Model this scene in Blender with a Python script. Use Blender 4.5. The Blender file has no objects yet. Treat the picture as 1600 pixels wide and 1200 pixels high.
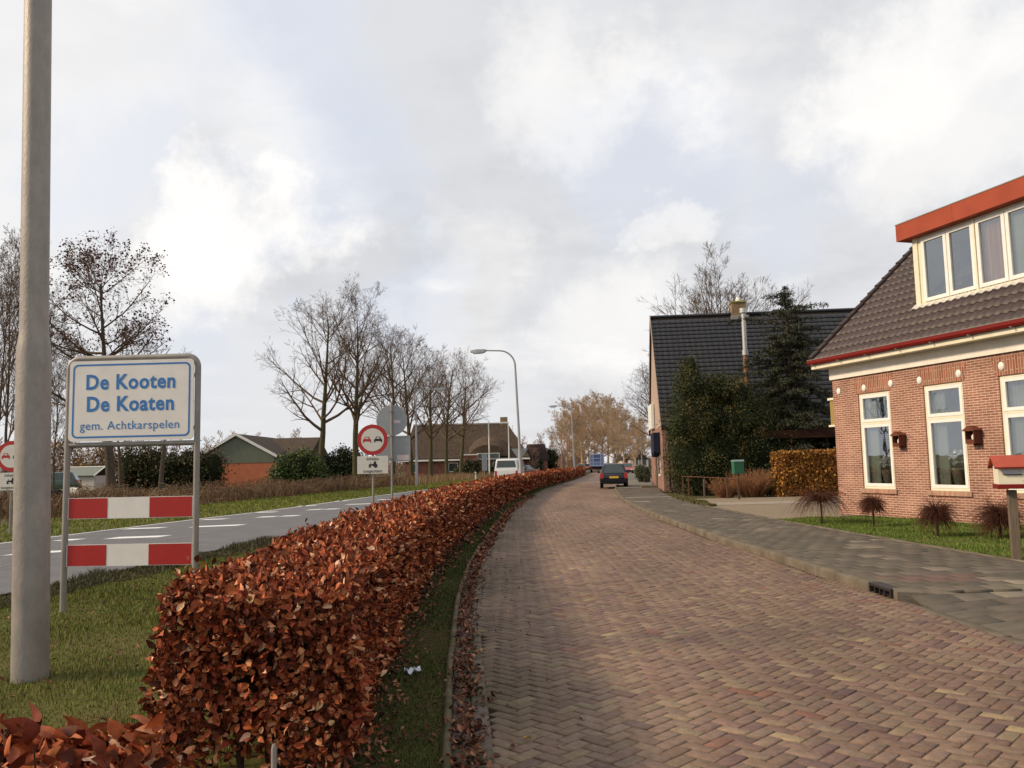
import bpy, bmesh, math, random
import numpy as np
from mathutils import Matrix, Vector
S = bpy.context.scene
COL = S.collection
rad = math.radians

# ------------------------------------------------------------------ camera
FPX = 1300.0; CX, CY = 800.0, 600.0; HC = 1.5; ROLL = 0.022
th = math.atan(126.4 / FPX)
cf = np.array([0, math.cos(th), math.sin(th)]); cu0 = np.array([0, -math.sin(th), math.cos(th)]); cr0 = np.array([1., 0, 0])
cr = math.cos(ROLL) * cr0 - math.sin(ROLL) * cu0
cu = math.cos(ROLL) * cu0 + math.sin(ROLL) * cr0
cam_d = bpy.data.cameras.new('camera'); cam = bpy.data.objects.new('camera', cam_d); COL.objects.link(cam)
cam.matrix_world = Matrix(((cr[0], cu[0], -cf[0], 0), (cr[1], cu[1], -cf[1], 0), (cr[2], cu[2], -cf[2], HC), (0, 0, 0, 1)))
cam_d.sensor_width = 36; cam_d.lens = 36 * FPX / 1600; cam_d.clip_end = 6000; cam_d.clip_start = 0.05
S.camera = cam
def ray(px, py): return cr * (px - CX) / FPX + cu * (CY - py) / FPX + cf
def G(px, py, z=0.0):                     # where a sight line meets the level z
    d = ray(px, py); t = (z - HC) / d[2]; p = d * t
    return (p[0], p[1], z)
def AT(px, py, Y):                        # the point at distance Y on a sight line
    d = ray(px, py); p = d * (Y / d[1]); return (p[0], Y, p[2] + HC)

# ------------------------------------------------------------------ exposure, world, sun
S.render.engine = 'CYCLES'
S.view_settings.view_transform = 'Standard'; S.view_settings.look = 'None'
S.view_settings.exposure = 0.2; S.view_settings.gamma = 1.0
S.render.resolution_x = 1024; S.render.resolution_y = 768
SUN_EL, SUN_AZ = rad(31), rad(-99)        # azimuth from +Y, negative = to the left
sun_dir = Vector((math.sin(SUN_AZ) * math.cos(SUN_EL), math.cos(SUN_AZ) * math.cos(SUN_EL), math.sin(SUN_EL)))
sd = bpy.data.lights.new('sun', 'SUN'); sd.energy = 3.3; sd.angle = rad(7); sd.color = (1.0, 0.79, 0.56)
so = bpy.data.objects.new('sun', sd); COL.objects.link(so); so.rotation_euler = sun_dir.to_track_quat('Z', 'Y').to_euler()

W = bpy.data.worlds.new('World'); S.world = W; W.use_nodes = True
nt = W.node_tree; nt.nodes.clear()
def N(tree, typ, **kw):
    n = tree.nodes.new(typ)
    for k, v in kw.items():
        if k == 'inp':
            for a, b in v.items(): n.inputs[a].default_value = b
        else: setattr(n, k, v)
    return n
def LK(tree, a, b): tree.links.new(a, b)
def build_world():
    t = nt
    out = N(t, 'ShaderNodeOutputWorld'); bg = N(t, 'ShaderNodeBackground'); bg.inputs['Strength'].default_value = 0.1
    LK(t, bg.outputs[0], out.inputs[0])
    tc = N(t, 'ShaderNodeTexCoord')
    sky = N(t, 'ShaderNodeTexSky', sky_type='NISHITA', sun_disc=False)
    sky.sun_elevation = SUN_EL; sky.sun_rotation = SUN_AZ
    def math_(op, a=None, b=None, c=None, clamp=False):
        n = N(t, 'ShaderNodeMath', operation=op, use_clamp=clamp)
        for i, v in enumerate((a, b, c)):
            if v is None: continue
            if isinstance(v, (int, float)): n.inputs[i].default_value = v
            else: LK(t, v, n.inputs[i])
        return n.outputs[0]
    sep = N(t, 'ShaderNodeSeparateXYZ'); LK(t, tc.outputs['Generated'], sep.inputs[0])
    zz = math_('MAXIMUM', math_('ADD', sep.outputs[2], 0.22), 0.08)
    u = math_('DIVIDE', sep.outputs[0], zz); v = math_('DIVIDE', sep.outputs[1], zz)
    cb = N(t, 'ShaderNodeCombineXYZ'); LK(t, u, cb.inputs[0]); LK(t, v, cb.inputs[1])
    def noise(scale, det, rough, off):
        mp = N(t, 'ShaderNodeMapping'); mp.inputs['Location'].default_value = off; LK(t, cb.outputs[0], mp.inputs[0])
        n = N(t, 'ShaderNodeTexNoise'); n.inputs['Scale'].default_value = scale; n.inputs['Detail'].default_value = det
        n.inputs['Roughness'].default_value = rough; LK(t, mp.outputs[0], n.inputs['Vector']); return n.outputs['Fac']
    n1 = noise(2.1, 8, 0.56, (3.1, 1.7, 0)); n2 = noise(1.5, 8, 0.56, (9.3, 4.2, 2)); n3 = noise(4.6, 8, 0.6, (1.3, 8.2, 5))
    def mr(x, a, b, c=0.0, d=1.0):
        m = N(t, 'ShaderNodeMapRange', interpolation_type='SMOOTHSTEP'); LK(t, x, m.inputs[0])
        for i, vv in enumerate((a, b, c, d)): m.inputs[i + 1].default_value = vv
        return m.outputs[0]
    # direction warped by the cloud noise, for ragged patch outlines
    wn = N(t, 'ShaderNodeTexNoise'); wn.inputs['Scale'].default_value = 3.2; wn.inputs['Detail'].default_value = 7; wn.inputs['Roughness'].default_value = 0.64
    LK(t, tc.outputs['Generated'], wn.inputs['Vector'])
    ws = N(t, 'ShaderNodeVectorMath', operation='SUBTRACT'); LK(t, wn.outputs['Color'], ws.inputs[0]); ws.inputs[1].default_value = (.5, .5, .5)
    wm = N(t, 'ShaderNodeVectorMath', operation='SCALE'); LK(t, ws.outputs[0], wm.inputs[0]); wm.inputs['Scale'].default_value = 0.46
    wa = N(t, 'ShaderNodeVectorMath', operation='ADD'); LK(t, tc.outputs['Generated'], wa.inputs[0]); LK(t, wm.outputs[0], wa.inputs[1])
    wnm = N(t, 'ShaderNodeVectorMath', operation='NORMALIZE'); LK(t, wa.outputs[0], wnm.inputs[0])
    def patch(px, py, r0, r1, amp):
        d = ray(px, py); d = d / np.linalg.norm(d)
        dp = N(t, 'ShaderNodeVectorMath', operation='DOT_PRODUCT'); LK(t, wnm.outputs[0], dp.inputs[0]); dp.inputs[1].default_value = tuple(d)
        return mr(dp.outputs['Value'], math.cos(r1), math.cos(r0), 0.0, amp)
    white = None
    for p in ((350, 395, .0, .12, .95), (300, 440, 0, .10, .6), (1400, 110, .01, .13, .75), (1460, 190, 0, .12, .55), (920, 120, .0, .12, .5), (960, 515, 0, .11, .55), (1060, 360, 0, .05, .45), (-150, 150, .1, .4, .35), (180, 60, .0, .2, .3), (700, 420, 0, .1, .3)):
        o = patch(*p); white = o if white is None else math_('MAXIMUM', white, o)
    blue = None
    for p in ((430, 30, 0, .16, .4), (520, 240, 0, .13, .4), (200, 240, 0, .10, .5), (1030, 230, 0, .14, .35), (620, 440, 0, .07, .4), (1250, 330, 0, .12, .25), (330, 590, 0, .1, .3)):
        o = patch(*p); blue = o if blue is None else math_('MAXIMUM', blue, o)
    greyv = None
    for p in ((700, 340, 0, .18, .5), (1000, 330, 0, .18, .45), (700, 130, 0, .15, .4), (1330, 280, 0, .2, .35), (240, 330, 0, .14, .35), (1150, 60, 0, .2, .3)):
        o = patch(*p); greyv = o if greyv is None else math_('MAXIMUM', greyv, o)
    w = math_('ADD', white, math_('MULTIPLY', mr(n1, .52, .70), .34), clamp=True)
    g = math_('MULTIPLY', math_('ADD', greyv, math_('MULTIPLY', mr(n2, .44, .62), .6)), math_('ADD', math_('MULTIPLY', n3, 1.3), .3), clamp=True)
    def mix(a, b, f):
        m = N(t, 'ShaderNodeMix', data_type='RGBA'); LK(t, f, m.inputs[0])
        for i, c in ((6, a), (7, b)):
            if isinstance(c, tuple): m.inputs[i].default_value = (*c, 1)
            else: LK(t, c, m.inputs[i])
        return m.outputs[2]
    base = mix((6.95, 7.05, 7.3), (5.6, 5.7, 5.95), g)
    bl = N(t, 'ShaderNodeVectorMath', operation='SCALE'); LK(t, sky.outputs[0], bl.inputs[0]); bl.inputs['Scale'].default_value = 0.9
    blm = mix((6.5, 6.95, 8.0), bl.outputs[0], math_('MULTIPLY', blue, .25))
    c = mix(base, blm, math_('MULTIPLY', blue, 1.6, clamp=True))
    c = mix(c, (9.6, 9.35, 9.0), w)
    low = mr(sep.outputs[2], .0, .22, 1.0, 0.0)
    c = mix(c, (7.0, 6.95, 7.0), math_('MULTIPLY', low, .5))
    LK(t, c, bg.inputs['Color'])
build_world()

# ------------------------------------------------------------------ helpers
def lerp(a, b, t): return a + (b - a) * t
def tag(o, label=None, cat=None, group=None, kind=None):
    if label: o['label'] = label
    if cat: o['category'] = cat
    if group: o['group'] = group
    if kind: o['kind'] = kind
    return o
def empty(name, label, cat, loc=(0, 0, 0), rz=0.0, group=None):
    o = bpy.data.objects.new(name, None); COL.objects.link(o); o.location = loc; o.rotation_euler = (0, 0, rz)
    o.empty_display_size = .2
    return tag(o, label, cat, group)
def copy_tree(o, parent=None):
    c = o.copy(); COL.objects.link(c); c.parent = parent
    for ch in [x for x in bpy.data.objects if x.parent == o]: copy_tree(ch, c)
    return c
_kids = {}
def dup(o, loc, rz, sc, label, group=None):
    c = copy_tree(o); c.location = loc; c.rotation_euler = (0, 0, rz); c.scale = (sc, sc, sc) if not isinstance(sc, tuple) else sc
    c['label'] = label
    if group: c['group'] = group
    return c

def mat(name, col, rough=.7, var=.0, vscale=4, var_col=None, bump=0, bscale=30, metal=0, spec=None, attr=False, coat=0, stretch=None):
    m = bpy.data.materials.new(name); m.use_nodes = True; t = m.node_tree; b = t.nodes['Principled BSDF']
    b.inputs['Roughness'].default_value = rough; b.inputs['Metallic'].default_value = metal
    if spec is None and rough >= .6 and not metal: spec = .12
    if spec is not None: b.inputs['Specular IOR Level'].default_value = spec
    if coat: b.inputs['Coat Weight'].default_value = coat; b.inputs['Coat Roughness'].default_value = .08
    tc = N(t, 'ShaderNodeTexCoord'); vec = tc.outputs['Object']
    if stretch:
        mp = N(t, 'ShaderNodeMapping'); mp.inputs['Scale'].default_value = stretch; LK(t, vec, mp.inputs[0]); vec = mp.outputs[0]
    base = None
    if attr:
        a = N(t, 'ShaderNodeAttribute', attribute_name='col'); base = a.outputs['Color']
    if var or var_col:
        n = N(t, 'ShaderNodeTexNoise'); n.inputs['Scale'].default_value = vscale; n.inputs['Detail'].default_value = 6; n.inputs['Roughness'].default_value = .62
        LK(t, vec, n.inputs['Vector'])
        mr = N(t, 'ShaderNodeMapRange'); LK(t, n.outputs['Fac'], mr.inputs[0]); mr.inputs[1].default_value = .3; mr.inputs[2].default_value = .7
        if var_col:
            mx = N(t, 'ShaderNodeMix', data_type='RGBA'); LK(t, mr.outputs[0], mx.inputs[0])
            if base is None: mx.inputs[6].default_value = (*col, 1)
            else: LK(t, base, mx.inputs[6])
            mx.inputs[7].default_value = (*var_col, 1); base = mx.outputs[2]
        if var:
            mr.inputs[3].default_value = 1 - var if not var_col else 0; 
            if not var_col: mr.inputs[4].default_value = 1 + var
            if not var_col:
                sc = N(t, 'ShaderNodeVectorMath', operation='SCALE')
                if base is None: sc.inputs[0].default_value = col
                else: LK(t, base, sc.inputs[0])
                LK(t, mr.outputs[0], sc.inputs['Scale']); base = sc.outputs[0]
    if base is None: b.inputs['Base Color'].default_value = (*col, 1)
    else: LK(t, base, b.inputs['Base Color'])
    if bump:
        n = N(t, 'ShaderNodeTexNoise'); n.inputs['Scale'].default_value = bscale; n.inputs['Detail'].default_value = 5
        LK(t, vec, n.inputs['Vector']); bp = N(t, 'ShaderNodeBump'); bp.inputs['Strength'].default_value = bump; bp.inputs['Distance'].default_value = .02
        LK(t, n.outputs['Fac'], bp.inputs['Height']); LK(t, bp.outputs[0], b.inputs['Normal'])
    return m
def brick_mat(name, c1, c2, mortar, bw=.21, rh=.058, ms=.007, axes='xz', rough=.85):
    m = bpy.data.materials.new(name); m.use_nodes = True; t = m.node_tree; b = t.nodes['Principled BSDF']; b.inputs['Roughness'].default_value = rough; b.inputs['Specular IOR Level'].default_value = .12
    tc = N(t, 'ShaderNodeTexCoord'); sp = N(t, 'ShaderNodeSeparateXYZ'); LK(t, tc.outputs['Object'], sp.inputs[0])
    ad = N(t, 'ShaderNodeMath', operation='ADD'); LK(t, sp.outputs[0], ad.inputs[0]); LK(t, sp.outputs[1], ad.inputs[1])
    cb = N(t, 'ShaderNodeCombineXYZ')
    if axes == 'xz': LK(t, ad.outputs[0], cb.inputs[0]); LK(t, sp.outputs[2], cb.inputs[1])
    else: LK(t, sp.outputs[2], cb.inputs[0]); LK(t, ad.outputs[0], cb.inputs[1])
    # slight wobble so courses are not ruler straight
    wn = N(t, 'ShaderNodeTexNoise'); wn.inputs['Scale'].default_value = 6; LK(t, cb.outputs[0], wn.inputs['Vector'])
    w2 = N(t, 'ShaderNodeVectorMath', operation='MULTIPLY_ADD'); LK(t, wn.outputs['Color'], w2.inputs[0]); w2.inputs[1].default_value = (.012, .006, 0); LK(t, cb.outputs[0], w2.inputs[2])
    br = N(t, 'ShaderNodeTexBrick'); LK(t, w2.outputs[0], br.inputs['Vector'])
    br.inputs['Scale'].default_value = 1; br.inputs['Brick Width'].default_value = bw; br.inputs['Row Height'].default_value = rh; br.inputs['Mortar Size'].default_value = ms
    br.inputs['Mortar Smooth'].default_value = .15; br.inputs['Bias'].default_value = -.1
    br.inputs['Color1'].default_value = (*c1, 1); br.inputs['Color2'].default_value = (*c2, 1); br.inputs['Mortar'].default_value = (*mortar, 1)
    n = N(t, 'ShaderNodeTexNoise'); n.inputs['Scale'].default_value = 1.3; n.inputs['Detail'].default_value = 7; LK(t, tc.outputs['Object'], n.inputs['Vector'])
    mr = N(t, 'ShaderNodeMapRange'); LK(t, n.outputs['Fac'], mr.inputs[0]); mr.inputs[1].default_value = .3; mr.inputs[2].default_value = .7; mr.inputs[3].default_value = .78; mr.inputs[4].default_value = 1.2
    sc = N(t, 'ShaderNodeVectorMath', operation='SCALE'); LK(t, br.outputs['Color'], sc.inputs[0]); LK(t, mr.outputs[0], sc.inputs['Scale']); LK(t, sc.outputs[0], b.inputs['Base Color'])
    bp = N(t, 'ShaderNodeBump'); bp.invert = True; bp.inputs['Strength'].default_value = .8; bp.inputs['Distance'].default_value = .006; LK(t, br.outputs['Fac'], bp.inputs['Height']); LK(t, bp.outputs[0], b.inputs['Normal'])
    return m
def glass_mat(name, tint, refl=.35, trans=True):
    m = bpy.data.materials.new(name); m.use_nodes = True; t = m.node_tree; t.nodes.clear()
    o = N(t, 'ShaderNodeOutputMaterial'); g = N(t, 'ShaderNodeBsdfGlossy'); g.inputs['Roughness'].default_value = .015; g.inputs['Color'].default_value = (.9, .92, .95, 1)
    a = N(t, 'ShaderNodeBsdfTransparent') if trans else N(t, 'ShaderNodeBsdfDiffuse'); a.inputs['Color'].default_value = (*tint, 1)
    mx = N(t, 'ShaderNodeMixShader'); lw = N(t, 'ShaderNodeLayerWeight'); lw.inputs['Blend'].default_value = .5
    mp_ = N(t, 'ShaderNodeMapRange'); mp_.inputs[1].default_value = 0; mp_.inputs[2].default_value = 1; mp_.inputs[3].default_value = refl * .35; mp_.inputs[4].default_value = refl * .35 + .40; LK(t, lw.outputs['Facing'], mp_.inputs[0])
    LK(t, mp_.outputs[0], mx.inputs[0]); LK(t, a.outputs[0], mx.inputs[1]); LK(t, g.outputs[0], mx.inputs[2]); LK(t, mx.outputs[0], o.inputs[0])
    tcx = N(t, 'ShaderNodeTexCoord'); nn = N(t, 'ShaderNodeTexNoise'); nn.inputs['Scale'].default_value = 1.6; LK(t, tcx.outputs['Object'], nn.inputs['Vector'])
    bp = N(t, 'ShaderNodeBump'); bp.inputs['Strength'].default_value = .12; bp.inputs['Distance'].default_value = .02; LK(t, nn.outputs['Fac'], bp.inputs['Height']); LK(t, bp.outputs[0], g.inputs['Normal'])
    return m

class MB:
    def __init__(s, off=(0, 0, 0)): s.v = []; s.f = []; s.off = np.array(off, float)
    def add(s, vs, fs):
        b = len(s.v); s.v += [tuple(np.asarray(p, float) - s.off) for p in vs]; s.f += [tuple(i + b for i in f) for f in fs]; return s
    def box(s, x0, x1, y0, y1, z0, z1, M=None):
        vs = [Vector(p) for p in ((x0, y0, z0), (x1, y0, z0), (x1, y1, z0), (x0, y1, z0), (x0, y0, z1), (x1, y0, z1), (x1, y1, z1), (x0, y1, z1))]
        if M is not None: vs = [M @ p for p in vs]
        return s.add(vs, [(0, 3, 2, 1), (4, 5, 6, 7), (0, 1, 5, 4), (1, 2, 6, 5), (2, 3, 7, 6), (3, 0, 4, 7)])
    def tube(s, path, r, n=10, cap=True):
        P = [np.array(p, float) for p in path]; rs = r if isinstance(r, (list, tuple)) else [r] * len(P)
        rings = []; ref = None
        for i, p in enumerate(P):
            d = (P[min(i + 1, len(P) - 1)] - P[max(i - 1, 0)]); d = d / (np.linalg.norm(d) + 1e-9)
            if ref is None:
                ref = np.array([0, 0, 1.]) if abs(d[2]) < .9 else np.array([1., 0, 0])
            a = np.cross(ref, d); a /= np.linalg.norm(a) + 1e-9; b = np.cross(d, a); ref = b if abs(np.dot(np.cross(a, b), d)) > .1 else ref
            ref = np.cross(d, a)
            rings.append([p + rs[i] * (math.cos(2 * math.pi * k / n) * a + math.sin(2 * math.pi * k / n) * b) for k in range(n)])
        vs = [q for rg in rings for q in rg]; fs = []
        for i in range(len(P) - 1):
            for k in range(n): fs.append((i * n + k, i * n + (k + 1) % n, (i + 1) * n + (k + 1) % n, (i + 1) * n + k))
        if cap: fs.append(tuple(reversed(range(n)))); fs.append(tuple((len(P) - 1) * n + k for k in range(n)))
        return s.add(vs, fs)
    def prism(s, poly, d0, d1, axis='y', M=None):   # poly in (a, b): y -> (x,z); x -> (y,z); z -> (x,y)
        n = len(poly)
        def mk(a, b, d): return {'y': (a, d, b), 'x': (d, a, b), 'z': (a, b, d)}[axis]
        vs = [Vector(mk(a, b, d0)) for a, b in poly] + [Vector(mk(a, b, d1)) for a, b in poly]
        if M is not None: vs = [M @ p for p in vs]
        fs = [tuple(range(n)), tuple(reversed(range(n, 2 * n)))] + [(i, i + n, (i + 1) % n + n, (i + 1) % n) for i in range(n)]
        return s.add(vs, fs)
    def lathe(s, prof, n=16, c=(0, 0, 0)):
        vs = []; fs = []
        for r, z in prof:
            for k in range(n): vs.append((c[0] + r * math.cos(2 * math.pi * k / n), c[1] + r * math.sin(2 * math.pi * k / n), c[2] + z))
        for i in range(len(prof) - 1):
            for k in range(n): fs.append((i * n + k, i * n + (k + 1) % n, (i + 1) * n + (k + 1) % n, (i + 1) * n + k))
        fs.append(tuple(reversed(range(n)))); fs.append(tuple((len(prof) - 1) * n + k for k in range(n)))
        return s.add(vs, fs)
    def loft(s, secs, closed=True):
        n = len(secs[0]); vs = [p for sc in secs for p in sc]; fs = []
        for i in range(len(secs) - 1):
            for k in range(n): fs.append((i * n + k, (i + 1) * n + k, (i + 1) * n + (k + 1) % n, i * n + (k + 1) % n))
        fs.append(tuple(range(n))); fs.append(tuple(reversed([(len(secs) - 1) * n + k for k in range(n)])))
        return s.add(vs, fs)
    def build(s, name, m, parent=None, smooth=False, bevel=0, seg=2):
        me = bpy.data.meshes.new(name); me.from_pydata([tuple(v) for v in s.v], [], s.f); me.update()
        bm = bmesh.new(); bm.from_mesh(me); bmesh.ops.recalc_face_normals(bm, faces=bm.faces); bm.to_mesh(me); bm.free()
        o = bpy.data.objects.new(name, me); COL.objects.link(o); me.materials.append(m); o.parent = parent
        if smooth: me.shade_smooth() if hasattr(me, 'shade_smooth') else None
        if smooth and hasattr(me, 'set_sharp_from_angle'): me.set_sharp_from_angle(angle=rad(40))
        if bevel:
            b = o.modifiers.new('bevel', 'BEVEL'); b.width = bevel; b.segments = seg; b.limit_method = 'ANGLE'
        return o
def mesh_np(name, V, Fq, m, parent=None, cols=None, smooth=False):
    V = np.asarray(V, np.float32).reshape(-1, 3); Fq = np.asarray(Fq, np.int32); k = Fq.shape[1]
    me = bpy.data.meshes.new(name); me.vertices.add(len(V)); me.vertices.foreach_set('co', V.ravel())
    me.loops.add(Fq.size); me.loops.foreach_set('vertex_index', Fq.ravel())
    me.polygons.add(len(Fq)); me.polygons.foreach_set('loop_start', np.arange(0, Fq.size, k, dtype=np.int32))
    if smooth: me.polygons.foreach_set('use_smooth', np.ones(len(Fq), bool))
    me.update(calc_edges=True); me.validate()
    if cols is not None:
        a = me.attributes.new('col', 'FLOAT_COLOR', 'FACE'); c = np.ones((len(Fq), 4), np.float32); c[:, :3] = cols; a.data.foreach_set('color', c.ravel())
    me.materials.append(m); o = bpy.data.objects.new(name, me); COL.objects.link(o); o.parent = parent
    return o
def text_part(txt, size, m, parent, M, name='lettering', ext=.0003, off=0.0, sx=1.0, align='CENTER', space=1.0):
    cu_ = bpy.data.curves.new('txt', 'FONT'); cu_.body = txt; cu_.size = size; cu_.extrude = ext; cu_.offset = off; cu_.align_x = align; cu_.align_y = 'CENTER'; cu_.space_character = space
    cu_.resolution_u = 3
    to = bpy.data.objects.new('txt', cu_); COL.objects.link(to); dg = bpy.context.evaluated_depsgraph_get()
    me = bpy.data.meshes.new_from_object(to.evaluated_get(dg)); bpy.data.objects.remove(to)
    me.transform(Matrix.Diagonal((sx, 1, 1, 1))); me.transform(M); me.materials.clear(); me.materials.append(m)
    o = bpy.data.objects.new(name, me); COL.objects.link(o); o.parent = parent; return o
RX90 = Matrix.Rotation(rad(90), 4, 'X')
rng = np.random.default_rng(7)

def smooth_path(pts):
    ys = np.array([p[1] for p in pts]); xs = np.array([p[0] for p in pts]); yy = np.arange(-2, 700, .5); xx = np.interp(yy, ys, xs)
    # extend linearly past the ends
    s0 = (xs[1] - xs[0]) / (ys[1] - ys[0]); xx = np.where(yy < ys[0], xs[0] + s0 * (yy - ys[0]), xx)
    s1 = (xs[-1] - xs[-2]) / (ys[-1] - ys[-2]); xx = np.where(yy > ys[-1], xs[-1] + s1 * (yy - ys[-1]), xx)
    for w in (5, 5, 3):
        k = np.ones(w) / w; xp = np.pad(xx, w // 2, mode='reflect', reflect_type='odd'); xx = np.convolve(xp, k, 'valid')
    return lambda y: np.interp(y, yy, xx)
Lf = smooth_path([(-.2, 2), (-.38, 4.3), (-.55, 7), (-.68, 10), (-.72, 12.5), (-.66, 16.2), (-.3, 27), (.29, 34.7), (1.0, 42), (1.76, 49.8), (5.6, 76.5), (10.2, 114), (15, 150)])
Rf = smooth_path([(4.0, 2), (3.93, 8), (3.88, 10.4), (3.78, 14), (3.69, 19), (3.83, 25.7), (4.22, 33.3), (5.34, 44.8), (7.4, 60), (9.9, 76.5), (14.5, 114), (19.3, 150)])
Wf = smooth_path([(6.9, 2), (6.6, 11), (6.4, 13), (6.1, 18), (5.95, 24), (5.87, 27.5), (6.2, 33), (7.0, 40), (8.0, 46), (10, 60), (12.5, 76.5), (17, 114), (22, 150)])
Nf = smooth_path([(-8.3, 3), (-7.0, 8.5), (-6.5, 11), (-6.05, 14), (-5.8, 15.8), (-5.4, 18.4), (-4.35, 27), (-3.2, 35), (-1.3, 48), (.75, 62), (4.2, 80), (8.6, 114), (13.6, 150)])
Ff = smooth_path([(-14.2, 3), (-12.3, 15), (-11.6, 19.5), (-10.25, 27), (-9.4, 30.5), (-6.75, 50.8), (-4.9, 62), (-1.9, 80), (3.2, 114), (8.2, 150)])
def strip(name, fa, fb, y0, y1, z, m, step=1.0, nx=1, **kw):
    ys = np.concatenate([np.arange(y0, min(y1, 80), step), np.arange(80, y1, 5)]) if y1 > 80 else np.arange(y0, y1 + 1e-6, step)
    V = []; F = []
    for y in ys:
        a, b = fa(y), fb(y)
        for k in range(nx + 1): V.append((a + (b - a) * k / nx, y, z))
    for i in range(len(ys) - 1):
        for k in range(nx): j = i * (nx + 1) + k; F.append((j, j + 1, j + nx + 2, j + nx + 1))
    return mesh_np(name, V, F, m, **kw)

# leaves: every leaf a folded, curled blade of six quads
LT = np.array([0, .3, .68, 1.0]); LW = np.array([.06, .46, .40, .05])
def leaves(name, P, A, Nn, size, m, parent=None, cols=None, wide=1.0, curl=.5, lod=2, off=(0, 0, 0)):
    n = len(P); A = A / np.linalg.norm(A, axis=1, keepdims=True)
    Bv = np.cross(Nn, A); Bv /= np.linalg.norm(Bv, axis=1, keepdims=True) + 1e-9; Cv = np.cross(A, Bv)
    fold = rng.uniform(.1, 1.5, n)[:, None]; cl = rng.uniform(-curl, curl, n)[:, None] * 1.7; tw = rng.uniform(-1.1, 1.1, n)[:, None]
    size = np.broadcast_to(np.asarray(size, float).reshape(-1, 1), (n, 1))
    vs = []
    if lod == 2:
        for i in range(4):
            t = LT[i]; w = LW[i] * wide
            for sgn in (-1, 0, 1):
                x = w * sgn * .56; up = fold * abs(x) + cl * t * t + tw * x * t + (.05 * math.sin(9 * t) * sgn)
                vs.append(P + size * (A * (t * (1 - .25 * np.abs(cl) * t)) + Bv * x + Cv * up))
        F0 = [(i * 3 + k, i * 3 + k + 1, i * 3 + k + 4, i * 3 + k + 3) for i in range(3) for k in range(2)]; nv = 12
    elif lod == 3:
        ts = np.linspace(0, 1, 7); seed_ = rng.uniform(0, 6.28, n)[:, None]; bend = rng.uniform(-.5, .5, n)[:, None]; wv = rng.uniform(.02, .075, n)[:, None]
        for i, t in enumerate(ts):
            w = (math.sin(math.pi * min(.98, .04 + .93 * t)) ** .9 * .33 * (1 - .35 * t)) * wide
            for sgn in (-1, -.5, 0, .5, 1):
                x = w * sgn * (1 - .05 * math.sin(19 * t) * abs(sgn)); up = fold * .8 * abs(x) ** 1.3 + cl * t * t * .8 + tw * x * t + wv * abs(sgn) * np.sin(seed_ + t * 17 + sgn * 1.3) + .035 * ((i % 2) * 2 - 1) * (abs(sgn) == .5) - .03 * (sgn == 0)
                vs.append(P + size * (A * (t * (1 - .3 * np.abs(cl) * t)) + Bv * (x + bend * t * (1 - t)) + Cv * up))
        F0 = [(i * 5 + k, i * 5 + k + 1, i * 5 + k + 6, i * 5 + k + 5) for i in range(6) for k in range(4)]; nv = 35
    elif lod == 1:
        for (t, x) in ((0, 0), (.5, -.4), (1, 0), (.5, .4)):
            vs.append(P + size * (A * t + Bv * x * wide + Cv * (fold * abs(x) + cl * t * t)))
        F0 = [(0, 3, 2, 1)]; nv = 4
    V = np.stack(vs, axis=1).reshape(-1, 3) - np.array(off)
    F = (np.arange(n)[:, None, None] * nv + np.array(F0)[None]).reshape(-1, 4)
    c = None if cols is None else np.repeat(cols, len(F0), axis=0)
    return mesh_np(name, V, F, m, parent, c, smooth=(lod >= 2))
def blades(name, P, h, w, m, cols, parent=None, lean=.5, off=(0, 0, 0)):
    n = len(P); az = rng.uniform(0, 2 * math.pi, n); D = np.stack([np.cos(az), np.sin(az), np.zeros(n)], 1)
    az2 = rng.uniform(0, 2 * math.pi, n); L = np.stack([np.cos(az2), np.sin(az2), np.zeros(n)], 1) * (rng.uniform(.1, 1, n) * lean)[:, None]
    h = np.asarray(h).reshape(-1, 1); w = np.asarray(w).reshape(-1, 1); up = np.array([0, 0, 1.])
    v = [P - D * w, P + D * w, P + h * (.55 * up + .3 * L) + D * w * .8, P + h * (.55 * up + .3 * L) - D * w * .8, P + h * (up * (1 - .25 * lean) + L) + D * w * .1, P + h * (up * (1 - .25 * lean) + L) - D * w * .1]
    V = np.stack(v, 1).reshape(-1, 3) - np.array(off)
    F = (np.arange(n)[:, None, None] * 6 + np.array([(0, 1, 2, 3), (3, 2, 4, 5)])[None]).reshape(-1, 4)
    return mesh_np(name, V, F, m, parent, np.repeat(cols, 2, 0))
def pal(n, cols, wts=None, j=.15):
    c = np.array(cols, float); k = rng.choice(len(c), n, p=None if wts is None else np.array(wts) / np.sum(wts))
    return np.clip(c[k] * (1 + rng.normal(0, j, (n, 1))) * (1 + rng.normal(0, j * .3, (n, 3))), .004, .9)
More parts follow.
